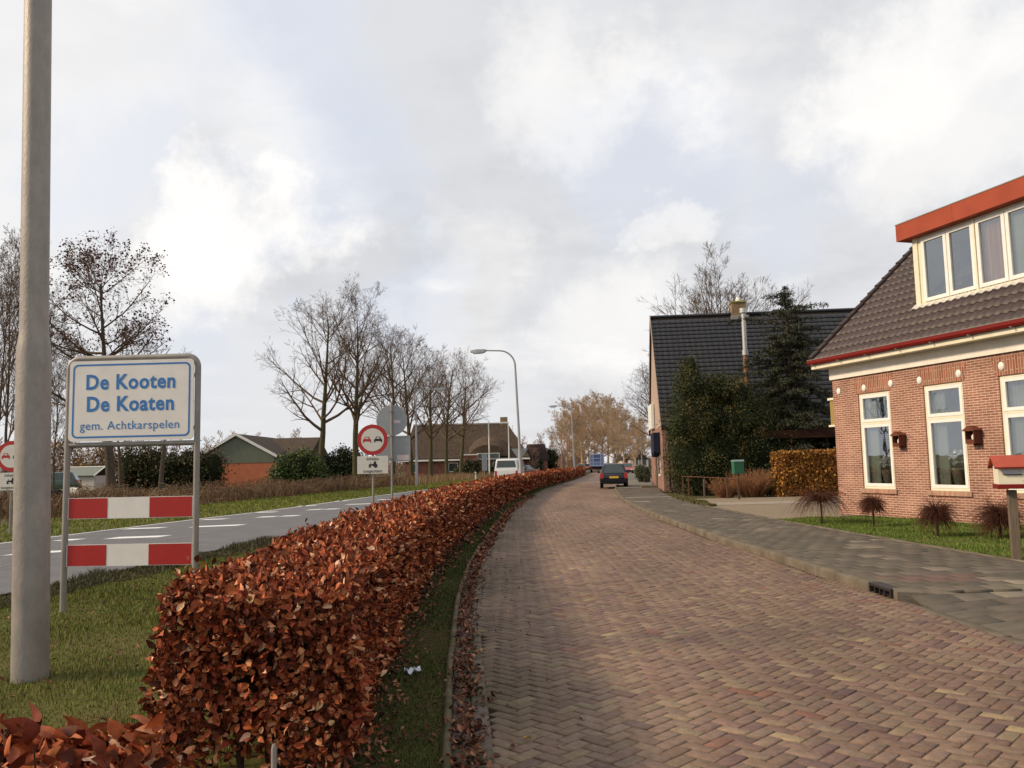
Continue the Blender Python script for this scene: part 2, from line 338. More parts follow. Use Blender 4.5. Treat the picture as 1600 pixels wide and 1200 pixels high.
def prisms(name, segs, sides, m, parent=None, off=(0, 0, 0), cols=None):
    s = np.array(segs, float); p0 = s[:, 0:3]; p1 = s[:, 3:6]; r0 = s[:, 6:7]; r1 = s[:, 7:8]
    d = p1 - p0; ln = np.linalg.norm(d, axis=1, keepdims=True) + 1e-9; d = d / ln; p1 = p1 + d * r1 * .5
    ref = np.where(np.abs(d[:, 2:3]) < .9, np.array([[0, 0, 1.]]), np.array([[1., 0, 0]])); a = np.cross(ref, d); a /= np.linalg.norm(a, axis=1, keepdims=True); b = np.cross(d, a)
    vs = []
    for (p, r) in ((p0, r0), (p1, r1)):
        for k in range(sides):
            t = 2 * math.pi * k / sides; vs.append(p + r * (math.cos(t) * a + math.sin(t) * b))
    V = np.stack(vs, 1).reshape(-1, 3) - np.array(off)
    F0 = [(k, (k + 1) % sides, sides + (k + 1) % sides, sides + k) for k in range(sides)]
    F = (np.arange(len(s))[:, None, None] * 2 * sides + np.array(F0)[None]).reshape(-1, 4)
    return mesh_np(name, V, F, m, parent, None if cols is None else np.repeat(cols, sides, 0), smooth=True)

# ------------------------------------------------------------------ materials
M_ground = mat('ground_earth', (.055, .062, .022), .95, var_col=(.10, .080, .042), vscale=.35, bump=.5, bscale=20)
M_asphalt = mat('asphalt', (.125, .122, .128), .72, var_col=(.165, .160, .162), vscale=1.3, bump=.35, bscale=160, stretch=(1, 1, 1))
M_paint = mat('road_paint', (.70, .71, .70), .6, var=.18, vscale=18)
M_joint = mat('joint_sand', (.020, .015, .011), .95, var=.3, vscale=9)
M_brick = mat('paving_brick', (.2, .15, .12), .68, var=.22, vscale=22, attr=True, bump=.35, bscale=90)
M_farbrick = mat('paving_far', (.21, .142, .105), .7, var=.14, vscale=1.2, stretch=(1, .35, 1), bump=.2, bscale=40)
M_tile = mat('concrete_tile', (.2, .2, .18), .85, var=.2, vscale=5, attr=True, bump=.4, bscale=120)
M_kerb = mat('kerb_concrete', (.19, .158, .122), .88, var_col=(.115, .092, .062), vscale=3.5, bump=.5, bscale=60)
M_kerbmoss = mat('mossy_kerb', (.17, .13, .085), .9, var_col=(.055, .055, .022), vscale=5, bump=.5, bscale=60)
M_gravel = mat('gravel', (.25, .20, .14), .95, var=.3, vscale=30, bump=.7, bscale=90)
M_grass = mat('grass_blade', (.06, .1, .02), .65, attr=True, spec=.25)
M_leaf = mat('beech_leaf', (.3, .13, .06), .7, attr=True, var=.25, vscale=70, spec=.15)
M_twig = mat('dark_twig', (.055, .035, .024), .85, var=.25, vscale=12)
M_bark = mat('grey_bark', (.085, .068, .052), .9, var=.3, vscale=6, bump=.5, bscale=30)
M_barkgreen = mat('mossy_bark', (.070, .055, .032), .9, var_col=(.085, .085, .035), vscale=2.5, bump=.5, bscale=30)
M_twigbark = mat('brown_twig_bark', (.125, .085, .058), .9, var=.3, vscale=2)
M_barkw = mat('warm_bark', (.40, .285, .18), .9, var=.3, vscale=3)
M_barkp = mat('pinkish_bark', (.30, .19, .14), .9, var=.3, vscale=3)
M_redtwig = mat('red_twig', (.085, .034, .021), .8, var=.2, vscale=20)
M_foliage = mat('foliage', (.04, .06, .02), .6, attr=True, spec=.3)
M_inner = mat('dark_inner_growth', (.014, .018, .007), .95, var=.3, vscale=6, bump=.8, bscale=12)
M_galv = mat('galvanised_steel', (.27, .25, .225), .55, var=.16, vscale=7, metal=.35, bump=.08, bscale=30, stretch=(1, 1, .35))
M_pole = mat('weathered_aluminium', (.29, .262, .235), .55, var=.16, vscale=10, metal=.25, bump=.18, bscale=60, stretch=(1, 1, .45))
M_lamp = mat('lamp_grey', (.32, .33, .34), .5, var=.1, vscale=4)
M_signgrey = mat('sign_back_grey', (.27, .295, .31), .5, var=.08, vscale=5)
M_signface = mat('sign_white', (.75, .72, .67), .45, var=.06, vscale=5)
M_signface2 = mat('sign_pale', (.62, .60, .53), .5, var=.05, vscale=8)
M_signblue = mat('sign_blue', (.03, .17, .46), .45)
M_signred = mat('sign_red', (.40, .018, .014), .4, var=.06, vscale=6)
M_black = mat('black_paint', (.015, .015, .015), .5)
M_white = mat('white_gloss', (.78, .77, .72), .35, var=.05, vscale=4, spec=.4)
M_cream = mat('cream_paint', (.74, .69, .52), .45, var=.08, vscale=4)
M_plaster = mat('white_plaster', (.76, .72, .64), .85, var=.10, vscale=3, bump=.25, bscale=40)
M_redpaint = mat('dark_red_paint', (.17, .011, .008), .6, var=.1, spec=.2, vscale=5)
M_orange = mat('orange_red_board', (.32, .068, .036), .6, var=.10, vscale=1.8)
M_tilered = mat('brown_glazed_tile', (.056, .039, .036), .5, var=.32, vscale=5, spec=.3)
M_tileblack = mat('black_tile', (.030, .031, .035), .5, var=.3, vscale=5, spec=.4)
M_wallbrick = brick_mat('house_brick', (.25, .102, .070), (.345, .168, .118), (.56, .43, .33), bw=.2, rh=.053, ms=.0075)
M_soldier = brick_mat('soldier_brick', (.26, .095, .058), (.35, .155, .10), (.52, .40, .30), axes='zx', bw=.42, rh=.062)
M_sill = brick_mat('sill_brick', (.48, .28, .19), (.38, .17, .11), (.36, .30, .24), axes='zx', bw=.3, rh=.07, ms=.009)
M_brick2 = brick_mat('pinkish_brick', (.26, .12, .09), (.32, .17, .13), (.33, .27, .22))
M_brickfar = brick_mat('red_farm_brick', (.20, .065, .045), (.26, .10, .07), (.25, .17, .13))
M_orangewall = mat('orange_brickwork', (.50, .17, .09), .9, var=.14, vscale=1.5, bump=.3, bscale=12)
M_greenboard = mat('green_boarding', (.165, .18, .135), .75, var=.14, vscale=2, stretch=(6, 6, .6))
M_beige = mat('beige_boarding', (.40, .30, .24), .75, var=.08, vscale=2, stretch=(1, 1, .3))
M_thatch = mat('thatch', (.068, .050, .036), .95, var=.35, vscale=3.5, bump=.6, bscale=14, stretch=(1, .6, .3))
M_glass = glass_mat('window_glass', (.80, .84, .84), .30)
M_carglass = mat('car_glass', (.03, .045, .045), .08, spec=.7)
M_curtain = mat('grey_curtain', (.36, .36, .29), .9, var=.12, vscale=6, stretch=(10, 1, .2))
M_drape = mat('beige_drape', (.62, .42, .26), .9, var_col=(.60, .22, .15), vscale=5, stretch=(3, 1, .5))
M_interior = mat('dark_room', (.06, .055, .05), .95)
M_wood = mat('reddish_wood', (.13, .045, .026), .6, var=.25, vscale=14, stretch=(1, 1, .2))
M_railwood = mat('brown_rail_wood', (.11, .055, .035), .9, var=.3, vscale=8)
M_greywood = mat('weathered_post', (.15, .115, .085), .9, var=.25, vscale=18, stretch=(3, 3, .3), bump=.3)
M_darkwood = mat('dark_timber', (.018, .014, .011), .85, var=.25, vscale=5)
M_navy = mat('navy_car_paint', (.009, .010, .024), .35, coat=.25)
M_whitecar = mat('white_car_paint', (.70, .71, .70), .3, coat=.5)
M_silver = mat('silver_car_paint', (.45, .46, .48), .3, coat=.5, metal=.4)
M_redcar = mat('red_car_paint', (.30, .03, .025), .3, coat=.5)
M_truckblue = mat('blue_lorry_paint', (.11, .16, .34), .5, var=.15, vscale=3)
M_jeepgreen = mat('green_car_paint', (.05, .085, .06), .4, coat=.3)
M_rubber = mat('tyre_rubber', (.012, .012, .012), .85)
M_bumper = mat('dark_bumper', (.014, .015, .020), .6)
M_tail = mat('tail_lamp_red', (.42, .02, .02), .25, coat=.5)
M_head = mat('clear_lamp', (.75, .75, .72), .12, spec=.7)
M_amber = mat('amber_lamp', (.55, .20, .04), .25)
M_plate = mat('yellow_plate', (.72, .46, .04), .5)
M_mailgreen = mat('green_mailbox_paint', (.02, .12, .065), .45)
M_paper = mat('white_litter', (.75, .77, .85), .7)
M_sheepw = mat('white_fleece', (.62, .58, .50), .95, var=.12, vscale=14, bump=.6, bscale=30)
M_sheepb = mat('black_fleece', (.03, .026, .024), .9, var=.2, vscale=14)
M_steelpipe = mat('steel_pipe', (.50, .49, .47), .4, metal=.5, var=.12, vscale=6)
M_rust = mat('rusty_pipe', (.30, .14, .06), .8, metal=.2, var_col=(.16, .09, .05), vscale=5)
M_yellowchim = brick_mat('chimney_brick', (.26, .19, .09), (.22, .13, .075), (.24, .20, .14))
M_seam = mat('pale_seam', (.19, .19, .2), .7, var=.2, vscale=5)

# ------------------------------------------------------------------ the ground and the roads
tag(mesh_np('ground', [(-2500, -300, -.03), (2500, -300, -.03), (2500, 4500, -.03), (-2500, 4500, -.03)], [(0, 1, 2, 3)], M_ground), kind='structure')
tag(strip('main_road', Ff, Nf, 2, 600, 0.0, M_asphalt), kind='structure')
M_verge = mat('verge_soil', (.078, .092, .017), .95, var_col=(.11, .085, .032), vscale=1.6, bump=.6, bscale=25)
M_moss = mat('moss_soil', (.060, .066, .013), .95, var_col=(.075, .042, .020), vscale=3.2, bump=.8, bscale=35)
tag(strip('verge', lambda y: Nf(y) + .02, lambda y: Lf(y) - .9, 1.5, 120, -.022, M_verge), kind='structure')
tag(strip('moss_strip', lambda y: Lf(y) - .9, lambda y: Lf(y) - .02, 1.5, 120, .0, M_moss), kind='structure')
tag(strip('far_verge', lambda y: Ff(y) - 6, lambda y: Ff(y) - .02, 1.5, 300, -.022, M_verge), kind='structure')
tag(strip('brick_road_bed', lambda y: Lf(y) + .02, lambda y: Rf(y) + .06, 1, 68, -.012, M_joint), kind='structure')
tag(strip('far_brick_road', Lf, Rf, 62, 600, 0.012, M_farbrick), kind='structure')

# herringbone clinkers, each a small bevelled block, laid at 45 degrees
def herringbone():
    w = .091; g = .0032
    V = []; C = []
    # rotated grid: a along (1,1)/sqrt2, b along (-1,1)/sqrt2
    s2 = math.sqrt(.5)
    amin, amax = int((1 - 1.5) * s2 / w) - 2, int((66 + 9.5) * s2 / w) + 2
    aa, bb = np.meshgrid(np.arange(-60, 640), np.arange(-60, 640), indexing='ij')
    aa = aa.ravel(); bb = bb.ravel(); k = (aa - bb) % 4
    out = []
    for kk, (la, lb) in ((0, (2, 1)), (3, (1, 2))):
        sel = k == kk; a = aa[sel]; b = bb[sel]
        ca = (a + la / 2) * w; cb_ = (b + lb / 2) * w
        X = (ca - cb_) * s2; Y = (ca + cb_) * s2
        ok = (Y > 2.0) & (Y < 64) & (X > Lf(Y) + .215) & (X < Rf(Y) + .02)
        ca = ca[ok]; cb_ = cb_[ok]; X = X[ok]; Y = Y[ok]
        out.append((ca, cb_, np.full(len(ca), la * w / 2 - g), np.full(len(ca), lb * w / 2 - g), X, Y))
    ca, cb_, ha, hb, X, Y = [np.concatenate([o[i] for o in out]) for i in range(6)]
    n = len(ca)
    dz = rng.normal(0, .0016, n); ta = rng.normal(0, .012, n); tb = rng.normal(0, .012, n)
    rot = rng.normal(0, .012, n)
    big = .008 * np.sin(X * 1.7 + Y * .5) * np.sin(Y * .8 - X * .6)
    verts = []
    for (inset, z) in ((0, -.012), (.0015, 0.0045), (.0055, .0075)):
        for sa, sb in ((-1, -1), (1, -1), (1, 1), (-1, 1)):
            da = sa * (ha - inset); db = sb * (hb - inset)
            ra = da - rot * db; rb = db + rot * da
            zz = z + dz + big + ta * ra + tb * rb
            A_ = ca + ra; B_ = cb_ + rb
            verts.append(np.stack([(A_ - B_) * s2, (A_ + B_) * s2, zz], 1))
    V = np.stack(verts, 1).reshape(-1, 3)
    F0 = [(8, 9, 10, 11)] + [(r * 4 + i, r * 4 + (i + 1) % 4, r * 4 + 4 + (i + 1) % 4, r * 4 + 4 + i) for r in (0, 1) for i in range(4)]
    F = (np.arange(n)[:, None, None] * 12 + np.array(F0)[None]).reshape(-1, 4)
    c = pal(n, [(.205, .138, .098), (.188, .120, .092), (.238, .170, .112), (.158, .102, .086), (.205, .104, .074), (.30, .222, .13), (.218, .150, .108)], [8, 6, 2.4, 1.8, .45, .25, 8], .065)
    # moss and grime collect along the gutter side
    d = np.clip(1 - (X - Lf(Y)) / 1.15, 0, 1) ** 1.2 * (.55 + .45 * np.sin(Y * 1.9) * np.sin(Y * .7 + 1))
    d = np.clip(d + .12 * (np.sin(X * 2.1 + Y * .33) > .6), 0, .8)[:, None]
    c = c * (1 - d) + np.array([.070, .056, .030]) * d
    # worn wheel tracks are paler
    tr = np.exp(-((X - Lf(Y) - 1.6) / .3) ** 2) + np.exp(-((X - Lf(Y) - 3.1) / .3) ** 2)
    c *= (1 + .07 * tr)[:, None]; c *= (.93 + .10 * np.sin(X * .9 + Y * .35) * np.sin(Y * .23 + X * .4) + .05 * np.sin(X * 2.7 - Y * 1.1))[:, None]
    tag(mesh_np('brick_road', V, F, M_brick, cols=np.repeat(c, 9, 0)), kind='structure')
herringbone()

def follow_blocks(name, fn, off0, off1, y0, y1, ln, z0, z1, m, gap=.006, bev=.01, cols=None, kind='structure', jit=.002, ztaper=None):
    V = []; F = []; n = 0; y = y0; cl = []
    while y < y1:
        ya, yb = y + gap / 2, y + ln - gap / 2
        j = rng.normal(0, jit); zt = z1 + rng.normal(0, jit)
        if ztaper: zt = ztaper(y, zt)
        xs = [(fn(ya) + off0 + j, fn(ya) + off1 + j), (fn(yb) + off0 + j, fn(yb) + off1 + j)]
        (a0, a1), (b0, b1) = xs
        base = [(a0, ya, z0), (a1, ya, z0), (b1, yb, z0), (b0, yb, z0)]
        mid = [(a0, ya, zt - bev), (a1, ya, zt - bev), (b1, yb, zt - bev), (b0, yb, zt - bev)]
        e = bev
        top = [(a0 + e, ya + e * .4, zt), (a1 - e, ya + e * .4, zt), (b1 - e, yb - e * .4, zt), (b0 + e, yb - e * .4, zt)]
        V += base + mid + top
        for r in (0, 1):
            for i in range(4): F.append((n + r * 4 + i, n + r * 4 + (i + 1) % 4, n + r * 4 + 4 + (i + 1) % 4, n + r * 4 + 4 + i))
        F.append((n + 8, n + 9, n + 10, n + 11)); n += 12; y += ln
        if cols is not None: cl += [cols[int(rng.integers(len(cols)))]] * 9
    return tag(mesh_np(name, V, F, m, cols=None if cols is None else np.array(cl)), kind=kind)
follow_blocks('gutter_bricks', Lf, .028, .14, 2, 62, .205, -.03, .004, M_brick, cols=[(.10, .08, .06), (.13, .09, .08), (.08, .07, .045)])
follow_blocks('gutter_bricks', Lf, .146, .252, 2.1, 62, .205, -.03, .006, M_brick, cols=[(.12, .095, .075), (.15, .11, .09), (.09, .08, .05)])
follow_blocks('left_kerb', Lf, -.028, .022, 2, 120, 1.0, -.05, .035, M_kerbmoss, gap=.008, bev=.015, jit=.005)
follow_blocks('right_kerb', Rf, .0, .15, 9.45, 110, .9, -.05, .115, M_kerb, gap=.022, bev=.022, jit=.008)
follow_blocks('flush_kerb', Rf, .0, .11, 2, 8.7, 1.0, -.05, .012, M_kerb, gap=.010, bev=.006, jit=.003)
# curved kerb return that sinks into the drive
def kerb_return():
    mb = MB(); pts = []
    x0, y0 = float(Rf(8.75)), 8.78
    for i in range(12):
        t = i / 11; x = x0 + .02 + 1.05 * t; y = y0 + .0 - .10 * math.sin(t * 1.57) * 2.2 * t
        pts.append((x, y, .115 * (1 - t ** 1.6) + .01))
    secs = []
    for (x, y, z) in pts:
        secs.append([(x, y - .02, -.04), (x, y + .0, z - .02), (x, y + .03, z), (x + .02, y + .15, z), (x + .02, y + .17, -.04)])
    mb.loft(secs)
    tag(mb.build('kerb_return', M_kerb, smooth=True), kind='structure')
kerb_return()
# pavement
def pavement_height(X, Y):
    r = np.clip((X - Rf(Y) - .1) / .9, 0, 1)
    lowz = .012 + .088 * r
    t = np.clip((Y - 8.3) / .5, 0, 1)
    return np.where(Y > 8.8, .1, lowz * (1 - t) + .1 * t)
def tiles():
    out = []
    for (sx, sy, y0, y1) in ((.3, .3, 8.85, 46), (.40, .30, 2.4, 8.85)):
        for iy in range(int((y1 - y0) / sy)):
            yc = y0 + (iy + .5) * sy; xl = float(Rf(yc)) + (.16 if yc > 8.85 else .12); k = 0; shift = (.15 if iy % 2 else 0)
            x = xl - shift
            while x < float(Wf(yc)) - .05:
                xa, xb = max(x, xl), min(x + sx, float(Wf(yc)))
                if xb - xa > .05: out.append((xa, xb, yc - sy / 2, yc + sy / 2))
                x += sx
    o = np.array(out); n = len(o); g = np.where(o[:, 3] < 8.9, .006, .004)
    xa, xb, ya, yb = o[:, 0] + g, o[:, 1] - g, o[:, 2] + g, o[:, 3] - g
    j = rng.normal(0, .0022, n); tx = rng.normal(0, .006, n)
    vs = []
    for ins, dz in ((0, -.03), (0, -.004), (.005, 0)):
        for (x, y) in ((xa + ins, ya + ins), (xb - ins, ya + ins), (xb - ins, yb - ins), (xa + ins, yb - ins)):
            vs.append(np.stack([x, y, pavement_height(x, y) + dz + j + tx * (x - xa)], 1))
    V = np.stack(vs, 1).reshape(-1, 3)
    F0 = [(8, 9, 10, 11)] + [(r * 4 + i, r * 4 + (i + 1) % 4, r * 4 + 4 + (i + 1) % 4, r * 4 + 4 + i) for r in (0, 1) for i in range(4)]
    F = (np.arange(n)[:, None, None] * 12 + np.array(F0)[None]).reshape(-1, 4)
    c = pal(n, [(.118, .100, .078), (.134, .113, .088), (.105, .090, .070), (.20, .168, .13)], [6, 4, 4, .12], .06)
    near = (yb < 10.2) & (rng.random(n) < .35) & (xa > Rf(ya) + .5); c[near] = pal(near.sum(), [(.20, .168, .128), (.165, .14, .105)], None, .1)
    band = np.abs(xa - Rf(ya) - 1.4 - .3 * np.sin(ya)) < .2; bsel = band & (rng.random(n) < .16) & (yb < 20); c[bsel] = (.19, .158, .122)
    red = (np.abs(xa - Rf(ya) - .75) < .5) & (np.abs(ya - 9.5) < .32); c[red] = (.14, .095, .078)
    tag(mesh_np('pavement_tiles', V, F, M_tile, cols=np.repeat(c, 9, 0)), kind='structure')
tiles()
tag(strip('pavement_bed', lambda y: Rf(y) + .1, lambda y: Wf(y) - .02, 8.9, 46, .070, M_joint), kind='structure')
tag(strip('pavement_bed', lambda y: Rf(y) + .1, lambda y: Wf(y) - .02, 2, 8.9, -.02, M_joint), kind='structure')
M_pavefar = mat('far_pavement', (.17, .155, .125), .85, var=.2, vscale=2)
tag(strip('far_pavement', lambda y: Rf(y) + .15, Wf, 46, 140, .1, M_pavefar), kind='structure')
follow_blocks('edging_kerb', Wf, -.0, .07, 2.5, 30, 1.0, 0, .115, M_kerb, gap=.01, bev=.008, jit=.003)
# crossing strips of paler slabs over the pavement
M_slab = mat('pale_slab', (.30, .25, .20), .85, var=.15, vscale=8, bump=.3, bscale=90)
for yy in (33.2, 29.5):
    tag(strip('pavement_slabs', lambda y: Rf(y) + .16, lambda y: Wf(y) + (.0 if yy > 30 else -1.2), yy, yy + .5, .106, M_slab, step=.25), kind='structure')
# gravel drive between the two houses, lawn below the windows
tag(mesh_np('gravel_drive', [(float(Wf(17.6)) + .05, 17.6, .085), (9.5, 19, .085), (20, 26, .085), (20, 31.5, .085), (float(Wf(31)) + .03, 31.5, .085), (float(Wf(27)) + .05, 27.2, .085), (float(Wf(22)) + .05, 22, .085)], [(0, 1, 2, 3, 4, 5, 6)], M_gravel), kind='structure')
tag(mesh_np('drive_slabs', [(5.97, 26.6, .092), (17, 26.6, .092), (17, 28.2, .092), (5.92, 28.2, .092)], [(0, 1, 2, 3)], M_slab), kind='structure')
M_lawn = mat('lawn_soil', (.060, .075, .018), .95, var_col=(.10, .085, .04), vscale=3, bump=.5)
tag(mesh_np('lawn', [(float(Wf(y)) + .06, y, .095) for y in (2.5, 8, 12, 15, 18)] + [(7.2, 19.9, .095), (8.4, 20.6, .095), (15, 19, .095), (15, 2.5, .095)], [tuple(range(9))], M_lawn), kind='structure')

# transverse painted blocks on the asphalt
def road_marks():
    mb = []
    A_ = [(0, 867, 92, 861.5), (160, 841, 247, 838), (293, 823, 370, 820), (397, 807.5, 425, 806.5), (433, 806, 460, 805), (475, 796, 499, 795), (503, 795, 524, 794.3), (537, 787.5, 580, 786), (587, 780, 610, 779.5)]
    B_ = [(80, 844, 113, 843), (187, 826, 247, 824), (310, 811.3, 347, 810), (392, 800, 427, 799), (462, 790, 490, 789), (520, 782, 542, 781.4)]
    for lst, ln in ((A_, .55), (B_, .45)):
        for (xa, ya, xb, yb) in lst:
            a = G(xa, ya + 1.3, .004); b = G(xb, yb + 1.3, .004)
            V = [(a[0], a[1], .004), (b[0], b[1], .004), (b[0] + .12, b[1] + ln, .004), (a[0] + .12, a[1] + ln, .004)]
            o = mesh_np('road_marking', V, [(0, 1, 2, 3)], M_paint)
            tag(o, kind='structure')
    # older faded marking seam along the carriageway
    tag(strip('road_seam', lambda y: Nf(y) - 2.55, lambda y: Nf(y) - 2.48, 8, 60, .004, M_seam), kind='structure')
    tag(strip('road_seam', lambda y: Ff(y) + .12, lambda y: Ff(y) + .22, 8, 120, .004, M_paint), kind='structure')
road_marks()

# ------------------------------------------------------------------ grass
def grass_area(name, n, fa, fb, y0, y1, h, w, cols, wts, z=-.022, ypow=1.6, lean=.6, patch=True):
    y = y0 + (y1 - y0) * rng.random(n) ** ypow; t = rng.random(n); x = fa(y) + (fb(y) - fa(y)) * t
    P = np.stack([x, y, np.full(n, z)], 1)
    k = .7 + .5 * (np.sin(x * 2.3 + 1) * np.sin(y * 1.9) + np.sin(x * 5.1 + y * 3.7) * .5) if patch else 1
    hh = rng.uniform(h[0], h[1], n) * np.clip(k, .35, 1.5); c = pal(n, cols, wts, .2)
    sc = np.clip(y / 7.0, 1, 5)
    return tag(blades(name, P, hh, w * sc, M_grass, c, lean=lean), name.replace('_', ' ') if False else None, None, kind='stuff')
GC = [(.125, .150, .020), (.16, .185, .030), (.085, .10, .016), (.20, .16, .055), (.14, .095, .045)]
o = grass_area('grass', 190000, lambda y: Nf(y) + .7, lambda y: Lf(y) - 1.15, 2.3, 20, (.025, .075), .0026, GC, [5, 4, 4, 1.6, .6]); tag(o, 'short green grass on the verge around the big lamp post', 'grass')
o = grass_area('grass', 42000, lambda y: Nf(y) - .02, lambda y: Nf(y) + .85, 3, 34, (.05, .16), .003, [(.045, .055, .018), (.085, .068, .032), (.05, .042, .022), (.12, .09, .045)], [4, 3, 3, 1.5]); tag(o, 'rough dark grass along the near edge of the asphalt', 'grass')
o = grass_area('grass', 26000, lambda y: Nf(y) + .7, lambda y: Lf(y) - 1.5, 20, 60, (.04, .11), .0035, GC, [5, 4, 4, 2, 1], ypow=1); tag(o, 'thin strip of grass behind the copper hedge beside the asphalt', 'grass')
o = grass_area('grass', 90000, lambda y: Lf(y) - .55, lambda y: Lf(y) - .03, 2.3, 60, (.010, .032), .0026, [(.05, .085, .015), (.07, .11, .018), (.07, .05, .022), (.045, .06, .015)], [4, 3, 3.5, 3], z=.0); tag(o, 'mossy grass strip between the copper hedge and the left kerb', 'grass')
o = grass_area('grass', 60000, lambda y: Ff(y) - 6.0, lambda y: Ff(y) - .1, 12, 120, (.05, .13), .0032, [(.145, .175, .020), (.18, .21, .03), (.105, .13, .018), (.22, .18, .05)], [5, 4, 3, 1.5], ypow=1.5); tag(o, 'green grass verge on the far side of the asphalt', 'grass')
FCx = lambda y: 8.25 + (21.35 - y) * .3
o = grass_area('grass', 70000, lambda y: Wf(y) + .07, lambda y: np.minimum(FCx(y) - .05, 11), 8, 19.8, (.03, .075), .0028, [(.105, .16, .022), (.13, .19, .03), (.085, .12, .02), (.20, .17, .06)], [5, 4, 3, 1.2], z=.093, ypow=1); tag(o, 'bright green lawn under the windows of the near house', 'grass')
# edging weeds along the lawn and in the gravel
o = grass_area('grass', 9000, lambda y: Wf(y) + .0, lambda y: Wf(y) + .35, 26, 34, (.05, .16), .004, [(.15, .13, .05), (.09, .09, .03)], [3, 2], z=.09, ypow=1); tag(o, 'dry weeds along the pavement by the wooden rail', 'grass')

def litter(name, label, n, fx, fy0, fy1, z, size, jit, ypow=1.7, cat='leaves'):
    y = fy0 + (fy1 - fy0) * rng.random(n) ** ypow; x = fx(y) + rng.normal(0, jit, n)
    P = np.stack([x, y, z + rng.uniform(0, .02, n)], 1); az = rng.uniform(0, 6.28, n)
    A = np.stack([np.cos(az), np.sin(az), rng.normal(0, .25, n)], 1); Nn = np.stack([rng.normal(0, .4, n), rng.normal(0, .4, n), np.ones(n)], 1)
    c = pal(n, [(.22, .09, .05), (.13, .055, .035), (.33, .17, .09), (.09, .045, .03)], [4, 4, 1.5, 3], .2)
    o = leaves(name, P, A, Nn, rng.uniform(size[0], size[1], n) * np.clip(y / 9, 1, 2), M_leaf, cols=c)
    return tag(o, label, cat, kind='stuff')
litter('fallen_leaves', 'brown fallen leaves lying in the gutter by the left kerb', 4600, lambda y: Lf(y) + .11, 2.5, 40, .008, (.025, .055), .06)
litter('fallen_leaves', 'fallen leaves under the copper hedge on the mossy strip', 5200, lambda y: Lf(y) - .50, 2.3, 40, .01, (.03, .055), .12)
litter('fallen_leaves', 'stray fallen leaves scattered over the verge grass', 420, lambda y: -3.2 + 0 * y, 3, 14, .0, (.03, .055), 1.2, ypow=1)
litter('fallen_leaves', 'loose leaves blown onto the brick paving near the gutter', 90, lambda y: Lf(y) + .45, 3, 14, .008, (.02, .04), .2, ypow=1)

